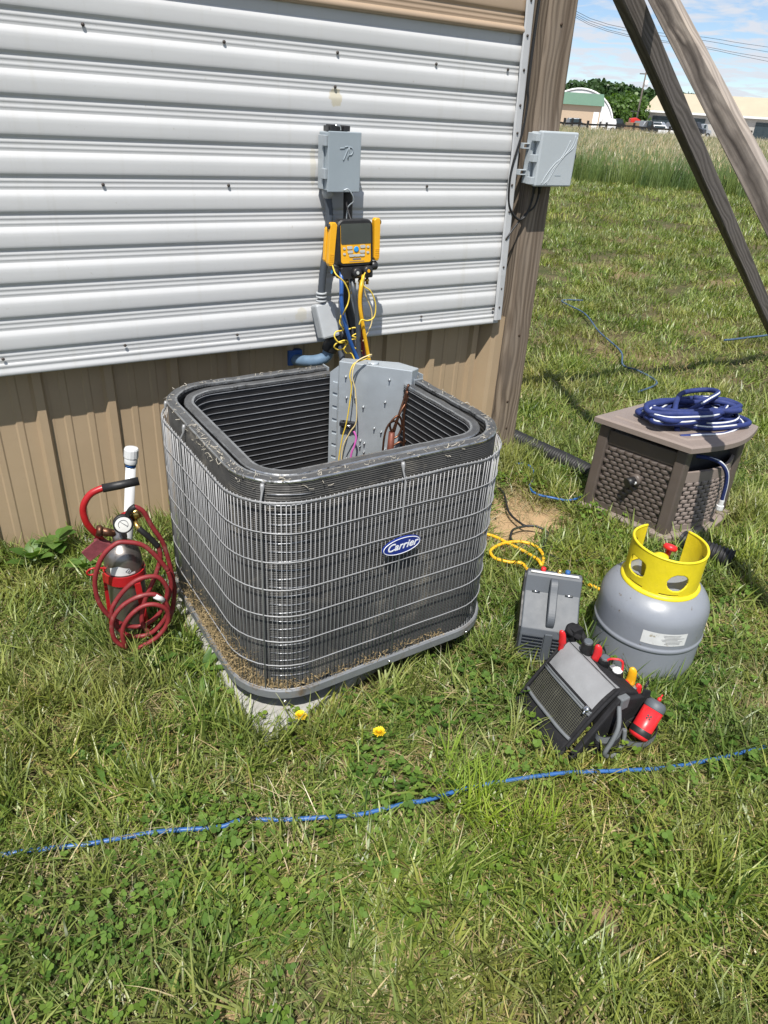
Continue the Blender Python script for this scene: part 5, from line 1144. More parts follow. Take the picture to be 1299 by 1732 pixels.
hose('extension_cord', onground([(1.90, 2.25), (1.986, 2.124), (1.89, 1.946), (1.871, 1.847), (1.878, 1.818), (1.906, 1.794), (1.925, 1.744), (1.852, 1.681), (1.817, 1.65), (1.814, 1.605), (1.854, 1.549), (1.926, 1.528), (1.989, 1.543)], .034, .001), .0048, 'black_rubber', 'black power cord snaking over the bare soil behind the pump', 'cord')
hose('extension_cord', onground([(1.90, 1.80), (1.878, 1.818), (1.813, 1.823), (1.757, 1.774), (1.743, 1.732), (1.727, 1.661), (1.69, 1.56), (1.55, 1.42), (1.50, 1.35)], .034, .001), .0048, 'black_rubber', 'black cord branch looping under the yellow hose to the pump', 'cord')
hose('charging_hose', onground([(1.40, 2.05), (1.60, 1.90), (1.688, 1.814), (1.71, 1.731), (1.727, 1.662), (1.73, 1.588), (1.728, 1.563), (1.776, 1.606), (1.798, 1.675), (1.762, 1.721), (1.691, 1.745), (1.619, 1.728), (1.591, 1.674), (1.621, 1.624), (1.662, 1.587), (1.60, 1.45), (1.52, 1.36)], .044, .001), .0062, 'yellow_hose', 'yellow charging hose looped on the grass behind the pump')
hose('charging_hose', onground([(1.62, 1.50), (1.70, 1.46), (1.788, 1.428), (1.821, 1.351), (1.84, 1.28)], .036, .001), .0062, 'yellow_hose', 'yellow hose end running from the pump toward the grey tank')
def corrugated(name, pts, r_, label, z):
    p = smooth_path([(x, y, z) for x, y in pts], 3); Lt = sum((b-a).length for a, b in zip(p, p[1:])); n = int(Lt/.0035); q = []
    acc = 0; seg = 0; d = 0
    cum = [0]
    for a, b in zip(p, p[1:]): cum.append(cum[-1]+(b-a).length)
    for i in range(n+1):
        s = Lt*i/n; j = max(k for k in range(len(cum)) if cum[k] <= s+1e-9); j = min(j, len(p)-2); t = (s-cum[j])/(cum[j+1]-cum[j]); q.append(p[j].lerp(p[j+1], t))
    mb = MB(); mb.tube(q, [r_*(1.0, 1.0, .87, .87)[i % 4] for i in range(len(q))], 16, caps=False)
    o = single(name, mb, 'rubber_drain', (q[0].x, q[0].y, 0), label, 'drain pipe', fix=False)
    s = o.modifiers.new('solid', 'SOLIDIFY'); s.thickness = .003; return o
corrugated('drain_pipe', [(2.36, 2.75), (2.404, 2.565), (2.42, 2.45), (2.437, 2.337), (2.46, 2.193), (2.473, 2.048), (2.48, 1.97)], .042, 'black corrugated drain pipe half hidden in the grass between post and hose box', .045)
corrugated('drain_pipe', [(2.37, 1.44), (2.385, 1.36), (2.43, 1.25)], .040, 'open end of a black corrugated drain pipe lying right of the yellow collar', .050)
# ---------------------------------------------------------------- plant materials
def leaf_mat(name, cols, trans=.32, patch=True, rough=.4, dry=(.36, .29, .14), dryk=1.0, spec=.5):
    m = bpy.data.materials.new(name); m.use_nodes = True; nt = m.node_tree; nt.nodes.clear(); MATS[name] = m
    o = N(nt, 'ShaderNodeOutputMaterial'); b = N(nt, 'ShaderNodeBsdfPrincipled'); t = N(nt, 'ShaderNodeBsdfTranslucent'); ms = N(nt, 'ShaderNodeMixShader')
    ab = N(nt, 'ShaderNodeAttribute', attribute_name='bc'); ai = N(nt, 'ShaderNodeAttribute', attribute_name='tint', attribute_type='INSTANCER')
    g = N(nt, 'ShaderNodeNewGeometry')
    c = ramp_n(nt, ab.outputs['Fac'], [(i/(len(cols)-1), x) for i, x in enumerate(cols)])
    if patch:
        n1 = noise_n(nt, g.outputs['Position'], 1.7, 4, .6)
        c = mix_n(nt, ramp_n(nt, n1, [(.40, 0.), (.67, .40*dryk)]), c, dry)
    tr = ramp_n(nt, ai.outputs['Fac'], [(0, (.55, .66, .58)), (.5, (1, 1, 1)), (1, (1.0, .96, .66))])
    c = mix_n(nt, 1.0, c, tr, 'MULTIPLY')
    nt.links.new(c, b.inputs['Base Color']); b.inputs['Roughness'].default_value = rough; b.inputs['Specular IOR Level'].default_value = spec
    c2 = mix_n(nt, 1.0, c, (1.25, 1.35, .6), 'MULTIPLY'); nt.links.new(c2, t.inputs['Color'])
    ms.inputs[0].default_value = trans; nt.links.new(b.outputs[0], ms.inputs[1]); nt.links.new(t.outputs[0], ms.inputs[2]); nt.links.new(ms.outputs[0], o.inputs[0])
    return m
leaf_mat('grass_blade', [(.052, .095, .014), (.138, .205, .034), (.235, .305, .066), (.36, .40, .15)])
leaf_mat('grass_yellow', [(.17, .27, .035), (.26, .36, .05), (.36, .44, .10)], patch=False)
leaf_mat('straw_blade', [(.20, .15, .07), (.34, .27, .14), (.47, .39, .23)], .15, patch=False)
leaf_mat('clover_leaf', [(.07, .135, .025), (.12, .20, .035), (.17, .26, .05)], .25, patch=False, rough=.65, spec=.2)
leaf_mat('broad_leaf', [(.10, .18, .035), (.16, .26, .055), (.22, .33, .085)], .3, patch=False, rough=.45)
leaf_mat('meadow_blade', [(.07, .12, .03), (.115, .18, .05), (.17, .23, .08)], .25, dry=(.26, .27, .11), dryk=.45)
leaf_mat('seed_head', [(.24, .20, .12), (.34, .28, .18), (.42, .36, .25)], .2, patch=False)
leaf_mat('tree_leaf', [(.09, .15, .03), (.15, .23, .05), (.22, .31, .08)], .4, patch=False)
leaf_mat('tree_leaf_far', [(.065, .11, .038), (.085, .14, .05), (.11, .17, .065)], .35, patch=False)

srcs = bpy.data.collections.new('plant_sources')      # not linked to the scene
class BladeMesh:
    def __init__(s): s.v = []; s.f = []; s.c = []; s.m = []
    def blade(s, base, az, h, w, lean, curl, col, mi=0, seg=3, twist=0., flat=0.):
        b = Vector(base); d = Vector((math.cos(az), math.sin(az), 0)); sd_ = Vector((-math.sin(az+twist), math.cos(az+twist), 0)); o = len(s.v)
        p = b.copy(); ang = lean
        for i in range(seg+1):
            t = i/seg; ww = w*(1-t**1.8)*.5 if i < seg else 0
            if i < seg: s.v += [p-sd_*ww, p+sd_*ww]
            else: s.v.append(p)
            ang = min(lean+curl*t, 1.75); st = h/seg; p = p+(d*math.sin(ang)+Vector((0, 0, math.cos(ang))))*st
            if p.z < .004: p.z = .004
        for i in range(seg-1): s.f.append((o+2*i, o+2*i+1, o+2*i+3, o+2*i+2))
        s.f.append((o+2*seg-2, o+2*seg-1, o+2*seg)); s.c += [col]*seg; s.m += [mi]*seg
    def leaf(s, c, az, tilt, L_, w, col, mi=0, n=6):
        d = Vector((math.cos(az)*math.cos(tilt), math.sin(az)*math.cos(tilt), math.sin(tilt))); sd_ = Vector((-math.sin(az), math.cos(az), 0)); o = len(s.v); up_ = sd_.cross(d)*-1
        k = 4
        for i in range(k+1):
            t = i/k; ww = w*math.sin(math.pi*min(.97, .12+.85*t))*.5; q = Vector(c)+d*L_*t-Vector((0, 0, L_*.25*t*t))
            s.v += [q-sd_*ww+up_*ww*.25, q, q+sd_*ww+up_*ww*.25]
        for i in range(k):
            for j in range(2): s.f.append((o+3*i+j, o+3*i+j+1, o+3*i+j+4, o+3*i+j+3)); s.c.append(col); s.m.append(mi)
    def disc(s, c, nrm, r, col, mi=0, n=6):
        nrm = Vector(nrm).normalized(); u = nrm.orthogonal().normalized(); w = nrm.cross(u); o = len(s.v)
        s.v += [Vector(c)+(u*math.cos(2*math.pi*i/n)+w*math.sin(2*math.pi*i/n))*r for i in range(n)]; s.f.append(tuple(range(o, o+n))); s.c.append(col); s.m.append(mi)
    def make(s, name, mats):
        me = bpy.data.meshes.new(name); me.from_pydata([tuple(p) for p in s.v], [], s.f)
        a = me.attributes.new('bc', 'FLOAT', 'FACE'); a.data.foreach_set('value', s.c); me.polygons.foreach_set('material_index', s.m)
        for x in mats: me.materials.append(MATS[x])
        me.polygons.foreach_set('use_smooth', [True]*len(s.f)); me.update()
        return me
def source(prefix, k, me, coll):
    o = bpy.data.objects.new('%s_%02d' % (prefix, k), me); coll.objects.link(o); return o
rg = random.Random(21)
def clump(n, R_, hr, wr, straw=.12, lean=(.1, .9), curl=(.2, 1.3), mats=('grass_blade', 'straw_blade'), seg=3, low=.0):
    B_ = BladeMesh(); pref = rg.uniform(0, 6.28)
    for i in range(n):
        r_ = R_*math.sqrt(rg.random()); a = rg.uniform(0, 6.28); st_ = rg.random() < straw
        h = rg.uniform(*hr)*(1.0 if not st_ else .9); az = pref+rg.gauss(0, 1.3)
        le = rg.uniform(*lean) if not st_ else rg.uniform(.8, 1.5)
        if rg.random() < low: le = rg.uniform(1.0, 1.5)
        B_.blade((r_*math.cos(a), r_*math.sin(a), rg.uniform(0, .012) if st_ else 0), az, h, rg.uniform(*wr)*(.7 if st_ else 1), le, rg.uniform(*curl), min(1, max(0, rg.gauss(.45, .27))), 1 if st_ else 0, seg, rg.uniform(-.8, .8))
    return B_.make('clump', mats)
def coll(name):
    c = bpy.data.collections.new(name); return c
c_lawn, c_tuft, c_clov, c_straw, c_far, c_mead, c_broad, c_yel = [coll('src_'+x) for x in ('lawn', 'tuft', 'clover', 'straw', 'far', 'meadow', 'broad', 'yellow')]
for k in range(10): source('lawn', k, clump(44, .06, (.028, .092), (.0030, .0068), .15, low=.28), c_lawn)
for k in range(5): source('lawn', 20+k, clump(24, .07, (.05, .125), (.0034, .0074), .28, (.5, 1.25), (.2, .7), low=.3, seg=4), c_lawn)
for k in range(6): source('tuft', k, clump(34, .045, (.07, .17), (.0034, .0072), .08, (.05, .6), (.3, 1.2), seg=4), c_tuft)
for k in range(4): source('yellow', k, clump(26, .04, (.07, .15), (.0035, .006), .05, (.05, .6), (.2, .9), ('grass_yellow', 'straw_blade'), 4), c_yel)
for k in range(6):
    B_ = BladeMesh()
    for i in range(20):
        x, y = rg.gauss(0, .034), rg.gauss(0, .034); z = rg.uniform(.014, .046); a0 = rg.uniform(0, 6.28); cl_ = min(1, max(0, rg.gauss(.5, .25))); sz = rg.uniform(.0028, .0060)
        tl_ = Vector((rg.gauss(0, .3), rg.gauss(0, .3), 1))
        for j in range(3):
            a = a0+j*2.094; B_.disc((x+math.cos(a)*sz*.95, y+math.sin(a)*sz*.95, z+.002*math.sin(a*2)), tl_+Vector((math.cos(a)*-.25, math.sin(a)*-.25, 0)), sz, cl_, 0, 7)
        B_.blade((x, y, 0), a0, z, .0012, .05, .1, .3, 0, 2)
    source('clover', k, B_.make('clover', ('clover_leaf',)), c_clov)
for k in range(5): source('straw', k, clump(26, .07, (.03, .10), (.0012, .003), 1.0, mats=('straw_blade', 'straw_blade')), c_straw)
for k in range(7): source('far', k, clump(60, .17, (.035, .105), (.006, .012), .15, low=.2, seg=2), c_far)
for k in range(6):
    B_ = BladeMesh(); wind = 0.0
    for i in range(52):
        r_ = .22*math.sqrt(rg.random()); a = rg.uniform(0, 6.28); h = rg.uniform(.45, .95); az = wind+rg.gauss(0, .8)
        b0 = (r_*math.cos(a), r_*math.sin(a), 0); B_.blade(b0, az, h, rg.uniform(.006, .014), rg.uniform(.02, .25), rg.uniform(.2, .8), min(1, max(0, rg.gauss(.45, .25))), 0, 3, rg.uniform(-.8, .8))
        if rg.random() < .26:
            hh = h*rg.uniform(1.0, 1.25); tip = Vector((b0[0]+math.cos(az)*hh*.22, b0[1]+math.sin(az)*hh*.22, hh*.93))
            B_.blade(b0, az, hh, .004, .08, .35, .6, 0, 2); B_.blade(tip-Vector((math.cos(az)*.02, math.sin(az)*.02, .08)), az, rg.uniform(.10, .17), rg.uniform(.012, .022), .35, .5, rg.random(), 1, 2, rg.uniform(-1, 1))
    source('meadow', k, B_.make('meadow', ('meadow_blade', 'seed_head')), c_mead)
for k in range(5):
    B_ = BladeMesh()
    for i in range(rg.randint(6, 10)):
        a = rg.uniform(0, 6.28); B_.leaf((rg.gauss(0, .008), rg.gauss(0, .008), rg.uniform(.005, .02)), a, rg.uniform(.25, 1.0), rg.uniform(.05, .12), rg.uniform(.014, .032), min(1, max(0, rg.gauss(.5, .25))))
    source('broad', k, B_.make('broad', ('broad_leaf',)), c_broad)
bpy.context.view_layer.update()

def scatter(name, pts, rots, scl, tint, collection, label, cat='grass'):
    n = len(pts); me = bpy.data.meshes.new(name); me.vertices.add(n); me.vertices.foreach_set('co', np.asarray(pts, dtype=np.float32).ravel())
    a = me.attributes.new('rot', 'FLOAT_VECTOR', 'POINT'); a.data.foreach_set('vector', np.asarray(rots, dtype=np.float32).ravel())
    a = me.attributes.new('scl', 'FLOAT', 'POINT'); a.data.foreach_set('value', np.asarray(scl, dtype=np.float32))
    a = me.attributes.new('tint', 'FLOAT', 'POINT'); a.data.foreach_set('value', np.asarray(tint, dtype=np.float32))
    a = me.attributes.new('idx', 'INT', 'POINT'); a.data.foreach_set('value', np.random.randint(0, 1000, n).astype(np.int32))
    me.update(); o = bpy.data.objects.new(name, me); scene.collection.objects.link(o); tag(o, label, cat, kind='stuff')
    ng = bpy.data.node_groups.new(name+'_nodes', 'GeometryNodeTree')
    ng.interface.new_socket('Geometry', in_out='INPUT', socket_type='NodeSocketGeometry'); ng.interface.new_socket('Geometry', in_out='OUTPUT', socket_type='NodeSocketGeometry')
    gi = N(ng, 'NodeGroupInput'); go = N(ng, 'NodeGroupOutput'); mp = N(ng, 'GeometryNodeMeshToPoints'); ip = N(ng, 'GeometryNodeInstanceOnPoints'); ci = N(ng, 'GeometryNodeCollectionInfo')
    ci.inputs['Collection'].default_value = collection; ci.inputs['Separate Children'].default_value = True; ci.inputs['Reset Children'].default_value = True
    def na(nm, ty): q = N(ng, 'GeometryNodeInputNamedAttribute', data_type=ty); q.inputs['Name'].default_value = nm; return next(s for s in q.outputs if s.enabled and s.name == 'Attribute')
    l = ng.links.new
    l(gi.outputs[0], mp.inputs['Mesh']); l(mp.outputs[0], ip.inputs['Points']); l(ci.outputs[0], ip.inputs['Instance']); ip.inputs['Pick Instance'].default_value = True
    l(na('idx', 'INT'), ip.inputs['Instance Index']); l(na('scl', 'FLOAT'), ip.inputs['Scale']); l(na('rot', 'FLOAT_VECTOR'), ip.inputs['Rotation']); l(ip.outputs[0], go.inputs[0])
    md = o.modifiers.new('scatter', 'NODES'); md.node_group = ng
    return o
def nz(x, y, s, seed=0.):
    return np.array([mnoise.noise(Vector((a*s+seed, b*s-seed, seed*.37))) for a, b in zip(x, y)])
def dirt(x, y):
    d = np.zeros_like(x)
    wx = nz(x, y, 9, 3.1)*.05; wy = nz(x, y, 9, 7.7)*.05
    for cx, cy, r, k in DIRT: d = np.maximum(d, k*np.clip((r*1.35-np.hypot(x+wx-cx, y+wy-cy))/(r*.7), 0, 1))
    return d
def blocked(x, y):
    b = ((x > .470) & (x < 1.34) & (y > 1.268+(x-.508)*.109) & (y < 2.13))
    b |= ((y > 2.515) & (x < 2.20))
    b |= ((x > 2.18) & (x < 2.345) & (y > 2.43) & (y < 2.59))
    b |= (np.hypot(x-1.706, y-1.068) < .165)
    lx = (x-1.328)*.759-(y-1.232)*.651; ly = (x-1.328)*.651+(y-1.232)*.759
    b |= ((lx > -.01) & (lx < .18) & (ly > -.055) & (ly < .15))
    b |= (np.abs(x-(2.52-.05*y/2.3-.0)) < .0) | ((np.abs(x-2.45) < .035) & (y > 1.98) & (y < 2.45)) | (np.hypot(x-2.41, y-1.28) < .06)
    b |= ((x > 1.20) & (x < 1.45) & (y > .87) & (y < 1.06))
    b |= ((x+.20*(y-1.535) > 2.325) & (x < 2.80) & (y > 1.46) & (y < 1.90))
    b |= (np.hypot(x-.315, y-1.88) < .05)
    return b
AZ0, AZ1 = rad(YAW-40), rad(YAW+52)
def field(n, d0, d1, a0=AZ0, a1=AZ1, power=1.0):
    d = np.sqrt(np.random.uniform(d0*d0, d1*d1, n)); a = np.random.uniform(a0, a1, n); return d*np.sin(a), d*np.cos(a)
def finish(x, y, keep, z=0., s=(.8, 1.25), tilt=.12):
    x, y = x[keep], y[keep]; n = len(x)
    return np.stack([x, y, np.full(n, z)], 1), np.stack([np.random.normal(0, tilt, n), np.random.normal(0, tilt, n), np.random.uniform(0, 6.283, n)], 1), np.random.uniform(s[0], s[1], n)*(1+.30*nz(x, y, 4.0, 51.)), np.clip(np.random.normal(.5, .24, n)+.55*nz(x, y, 3.1, 77.), 0, 1)
def area(d0, d1, a0=AZ0, a1=AZ1): return .5*(a1-a0)*(d1*d1-d0*d0)
def merge(*gs): return [np.concatenate([g_[i] for g_ in gs]) for i in range(4)]
def meadow_edge(x, y): return .8*x+.6*y-21.6-np.clip((y-15)*.35, 0, 4)*.6+nz(x, y, .35, 2.)*.9
WA = (rad(-30), rad(100))
GROUPS = []
for d0, d1, den in ((.12, 1.5, 800), (1.5, 2.3, 760), (2.3, 3.4, 620), (3.4, 5.0, 380)):
    wa = (rad(-30), rad(100)) if d0 < 2 else (AZ0, AZ1)
    x, y = field(int(area(d0, d1, *wa)*den), d0, d1, *wa)
    kp = ~blocked(x, y) & (np.random.rand(len(x)) > dirt(x, y)*.98) & (np.random.rand(len(x)) < .80+.75*nz(x, y, 4.5, 5.))
    kp &= (np.random.rand(len(x)) > .42*np.exp(-(((x-.15)/.38)**2+((y-.88)/.30)**2)))
    GROUPS.append(finish(x, y, kp, s=(.75, 1.25) if d0 < 2 else (.95, 1.5)))
scatter('lawn_grass', *merge(*GROUPS), c_lawn, 'short green lawn grass around the equipment', 'grass')
gs = []
for d0, d1, den, sc_ in ((5.0, 8.0, 75, (.7, 1.0)), (8.0, 13., 34, (.9, 1.3)), (13., 32., 11, (1.2, 1.9))):
    x, y = field(int(area(d0, d1)*den), d0, d1)
    kp = ~blocked(x, y) & (np.random.rand(len(x)) > dirt(x, y)*.9) & ~((y > 2.5) & (x < 2.2)) & (np.random.rand(len(x)) < .85+.5*nz(x, y, .9, 5.)) & (meadow_edge(x, y) < 1.5) & (x/np.maximum(y, .01) > .3)
    gs.append(finish(x, y, kp, s=sc_))
scatter('far_lawn_grass', *merge(*gs), c_far, 'mown lawn stretching from the post to the tall meadow', 'grass')
# longer tufts: along the pad, wall, post, pipe and in loose patches
def near_edges(x, y):
    e = np.zeros_like(x)
    def box(x0, y0, x1, y1, w, k):
        dx_ = np.maximum(np.maximum(x0-x, x-x1), 0); dy_ = np.maximum(np.maximum(y0-y, y-y1), 0); dd = np.hypot(dx_, dy_)
        return k*np.exp(-(dd/w)**2)
    e = np.maximum(e, box(.50, 1.26, 1.42, 2.15, .07, .75)); e = np.maximum(e, box(-2, 2.47, 2.1, 2.6, .09, .55)); e = np.maximum(e, box(2.18, 2.3, 2.5, 2.6, .12, .9))
    e = np.maximum(e, box(2.30, 2.05, 2.36, 2.5, .08, .7)); e = np.maximum(e, box(2.36, 1.52, 2.78, 1.90, .07, .12)); e = np.maximum(e, box(.26, 1.75, .42, 1.95, .10, .7))
    e = np.maximum(e, box(2.85, 1.35, 3.1, 1.6, .16, .6)); e = np.maximum(e, box(-.1, 1.55, .40, 1.75, .20, .75)); e = np.maximum(e, box(.05, 1.3, .45, 1.5, .12, .5))
    e = np.maximum(e, box(1.15, .80, 1.46, 1.06, .05, .5)); e = np.maximum(e, box(1.30, 1.15, 1.55, 1.40, .05, .4))
    e = np.maximum(e, box(2.48, 1.25, 2.58, 1.45, .05, .4))
    return e
x, y = field(int(area(.2, 3.6, *WA)*330), .2, 3.6, *WA); q = nz(x, y, 2.2, 11.)
kp = ~blocked(x, y) & (np.random.rand(len(x)) > dirt(x, y)) & (np.random.rand(len(x)) < np.maximum(near_edges(x, y), np.clip((q-.02)*1.2, 0, .45)))
pts_t = finish(x, y, kp, s=(.55, 1.05), tilt=.2)
scatter('tall_grass_tufts', *pts_t, c_tuft, 'longer unmown grass tufts along the pad, wall and pipes', 'grass')
x, y = field(int(area(.5, 2.6)*700), .5, 2.6)
mk = np.maximum(np.exp(-(((x-.87)/.07)**2+((y-.90)/.09)**2)), .5*np.exp(-(((x-.90)/.07)**2+((y-.76)/.08)**2)))
kp = (np.random.rand(len(x)) < mk*.55) & ~blocked(x, y)
scatter('pale_grass_tuft', *finish(x, y, kp, s=(.8, 1.25), tilt=.15), c_yel, 'pale yellow-green grass tuft left of the tool bag', 'grass')
x, y = field(int(area(.2, 3.2, *WA)*420), .2, 3.2, *WA); q = nz(x, y, 1.6, 23.)
w = np.clip(.04+q*.75+.50*np.exp(-(((x-.15)/.45)**2+((y-.88)/.36)**2))+.25*np.exp(-(((x-1.6)/.4)**2+((y-.5)/.3)**2)), 0, .9)
kp = ~blocked(x, y) & (np.random.rand(len(x)) > dirt(x, y)) & (np.random.rand(len(x)) < w)
scatter('clover', *finish(x, y, kp, s=(.8, 1.35), tilt=.15), c_clov, 'low clover and small round weeds through the lawn', 'clover')
x, y = field(int(area(.2, 3.4, *WA)*330), .2, 3.4, *WA); q = nz(x, y, 2.6, 41.)
kp = ~blocked(x, y) & (np.random.rand(len(x)) < np.clip(.34+q*1.1+dirt(x, y)*.2, 0, .9))
x2, y2 = field(int(area(3.4, 6)*90), 3.4, 6); kp2 = ~blocked(x2, y2) & (np.random.rand(len(x2)) < np.clip(.2+nz(x2, y2, 1.5, 41.)*.9, 0, .8))
scatter('dry_thatch', *merge(finish(x, y, kp, .004, (.7, 1.3), .25), finish(x2, y2, kp2, .02, (1., 1.6), .25)), c_straw, 'dry straw-coloured grass clippings among the lawn', 'dry grass')
# meadow
MA0, MA1 = rad(YAW-6), rad(YAW+46)
gs = []
for d0, d1, den, sc_ in ((17, 30, 9.0, (.8, 1.15)), (30, 45, 4.5, (.8, 1.05)), (45, 86, 2.6, (.75, 1.0))):
    x, y = field(int(area(d0, d1, MA0, MA1)*den), d0, d1, MA0, MA1); kp = meadow_edge(x, y) > np.random.uniform(-.5, .4, len(x))
    g_ = finish(x, y, kp, s=sc_, tilt=.06); g_[1][:, 2] = np.random.normal(.4, .55, len(g_[0])); gs.append(g_)
scatter('meadow_grass', *merge(*gs), c_mead, 'tall uncut meadow grass with pale seed heads beyond the lawn', 'grass')

# ---------------------------------------------------------------- single plants
def dandelion(x, y, z, label):
    t = Thing('dandelion', label, 'flower', (x, y, 0), 'dandelions in front of the condenser'); r_ = random.Random(int(x*1000))
    mb = MB(); mb.tube(smooth_path([(x+.012, y+.015, 0), (x+.006, y+.006, z*.5), (x, y, z-.006)]), .0018, 6); t.part('stem', mb, 'stem_green', fix=False)
    mb = MB(); mb.lathe([(.002, -.010), (.006, -.006), (.007, 0)], 10, c=(x, y, z-.002)); t.part('calyx', mb, 'stem_green')
    mb = MB()
    for k in range(150):
        f = k/150; a = k*2.39996; el_ = rad(12+70*(1-f)); L_ = .0175*(.62+.38*f)*r_.uniform(.85, 1.1)
        d = Vector((math.cos(a)*math.cos(el_), math.sin(a)*math.cos(el_), math.sin(el_))); sd_ = Vector((-math.sin(a), math.cos(a), 0))*.0013; b0 = Vector((x, y, z))
        mb.add([b0-sd_*.6, b0+d*L_-sd_, b0+d*L_*1.08, b0+d*L_+sd_, b0+sd_*.6], [(0, 1, 2, 3, 4)])
    t.part('petals', mb, 'dandelion_yellow', fix=False)
    mb = MB(); mb.lathe([(.0045, .004), (.005, .008), (.0028, .0115), (.0, .012)], 10, c=(x, y, z)); t.part('flower_centre', mb, 'dandelion_deep')
dandelion(.599, 1.263, .070, 'yellow dandelion at the exposed corner of the concrete pad')
dandelion(.755, 1.116, .070, 'yellow dandelion out on the grass in front of the condenser')
def weed(x, y, n, L_, w_, label, hgt=.05, seed=0):
    r_ = random.Random(seed); t = Thing('leafy_weed', label, 'weed', (x, y, 0), 'broad-leaved weeds by the skirting and pad')
    for i in range(n):
        B_ = BladeMesh(); a = 6.28*i/n+r_.uniform(-.4, .4); B_.leaf((x+math.cos(a)*.008, y+math.sin(a)*.008, r_.uniform(.01, hgt)), a, r_.uniform(.3, 1.05), L_*r_.uniform(.7, 1.15), w_*r_.uniform(.75, 1.15), r_.random())
        me = B_.make('leaf', ('broad_leaf',)); me.transform(Matrix.Translation(-t.org)); o = bpy.data.objects.new('leaf', me); scene.collection.objects.link(o); o.parent = t.o
weed(.19, 2.44, 12, .10, .055, 'clump of broad green leaves against the tan skirting at the left', .09, 1)
weed(.10, 2.40, 9, .09, .05, 'low leafy weed at the far left foot of the tan skirting', .05, 2)
weed(.315, 1.70, 5, .10, .028, 'upright pointed leaves in front of the red torch base', .02, 3)
weed(.41, 1.74, 5, .06, .042, 'pale rounded leaves right of the red torch base', .04, 4)
weed(.44, 1.60, 6, .09, .022, 'long drooping leaves beside the left edge of the pad', .03, 5)
weed(.40, 1.48, 5, .085, .018, 'broad grassy leaves left of the pad corner', .02, 6)
weed(.10, 1.42, 5, .12, .022, 'wide-bladed weed on the grass at the left edge', .02, 7)
weed(.25, 2.30, 7, .08, .04, 'small green weed behind the red carrier handle', .03, 8)
weed(.490, 1.72, 5, .06, .024, 'green leaves growing over the left edge of the pad', .03, 9)
# ---------------------------------------------------------------- far yard
pm('gravel', (.36, .34, .31), .95, 0, .2, .6, .3, 8)
pm('hill_grass', (.06, .09, .025), .95, 0, .3, .1)
pm('roof_cream', (.42, .36, .265), .6, 0, .05, .3)
pm('wall_pale', (.42, .40, .37), .7, 0, .08, .5)
pm('shed_tan', (.47, .36, .26), .65, 0, .05, .5)
pm('roof_green', (.10, .18, .125), .5, 0, .06, .5)
pm('vinyl_white', (.78, .79, .80), .5, 0, .04, .5)
pm('dark_glass', (.03, .045, .055), .15, 0, .2, .5)
pm('fence_black', (.012, .011, .010), .8, 0, .3, 5)
pm('car_dark', (.025, .027, .03), .3, .3, .1, 1)
pm('car_grey', (.20, .21, .225), .3, .4, .1, 1)
pm('car_white', (.65, .66, .67), .3, 0, .05, 1)
pm('car_silver', (.38, .40, .42), .3, .5, .1, 1)
pm('tyre', (.015, .015, .015), .8, 0, .2, 3)
pm('pallet_wood', (.30, .20, .12), .8, 0, .3, 2)
pm('tractor_red', (.55, .03, .02), .4, 0, .1, 2)
pm('pole_wood', (.12, .10, .085), .85, 0, .3, 2)
pm('bark', (.07, .055, .04), .9, 0, .3, 2)
yard = MB(); q0, q1 = arc_pt(820, 92), arc_pt(1500, 92)
yard.add([arc_pt(800, 90)+Vector((0, 0, .03)), arc_pt(1560, 90)+Vector((0, 0, .03)), arc_pt(1560, 175)+Vector((0, 0, .03)), arc_pt(800, 175)+Vector((0, 0, .03))], [(0, 1, 2, 3)])
tag(obj('gravel_yard', yard, 'gravel'), kind='structure')
hl = MB(); rows = []
for i in range(13):
    Dd = 178+i*18; h = 7.5*math.sin(math.pi*min(1, i/8)/2)**2
    rows.append([arc_pt(500+1200*j/24, Dd)+Vector((0, 0, .02+h*max(0, 1-abs(500+1200*j/24-960)/330)**.7+.5*mnoise.noise(Vector((i*.4, j*.4, 0)))*min(1, i))) for j in range(25)])
hl.sheet(rows); tag(obj('wooded_hill', hl, 'hill_grass', fix=False), kind='structure')

def local_frame(u, D, turn=0.):
    c = arc_pt(u, D); r = Vector((c.y, -c.x, 0)).normalized(); f = Vector((c.x, c.y, 0)).normalized()
    R3 = Matrix.Rotation(rad(turn), 3, 'Z'); return frame(R3 @ r, R3 @ f, c)     # x to the right, y away, z up
# long barn with a cream roof
c = local_frame(1300, 150, 0); W2 = 150/FPX*1.04
LB = Thing('long_barn', 'long low barn with a cream metal roof across the far yard', 'barn', c.translation)
xl, xr_ = (c.inverted() @ arc_pt(1081, 150)).x, 26
ze, zr = elev(1190, 193, 150), elev(1190, 160, 156)
mb = MB(); mb.b2((xl+.3, .3, 0), (xr_-.3, 12, ze+.05), M=c); LB.part('wall', mb, 'wall_pale')
mb = MB(); mb.prism([c @ Vector(p) for p in ((xl, -.3, ze), (xl+1.6, 6, zr), (xl+1.6, 6.2, zr), (xl, 12.4, ze))], (c.to_3x3() @ Vector((xr_-xl, 0, 0)))); LB.part('roof', mb, 'roof_cream')
mb = MB(); mb.b2((xl, -.36, ze-.2), (xr_, -.28, ze+.1), M=c); LB.part('gutter', mb, 'vinyl_white')
for k in range(9):
    x = xl+2+k*5.6; mb = MB(); mb.b2((x, .22, .2), (x+3.2, .30, ze-.7), M=c); LB.part('bay_opening', mb, 'dark_glass' if k < 4 else 'wall_pale')
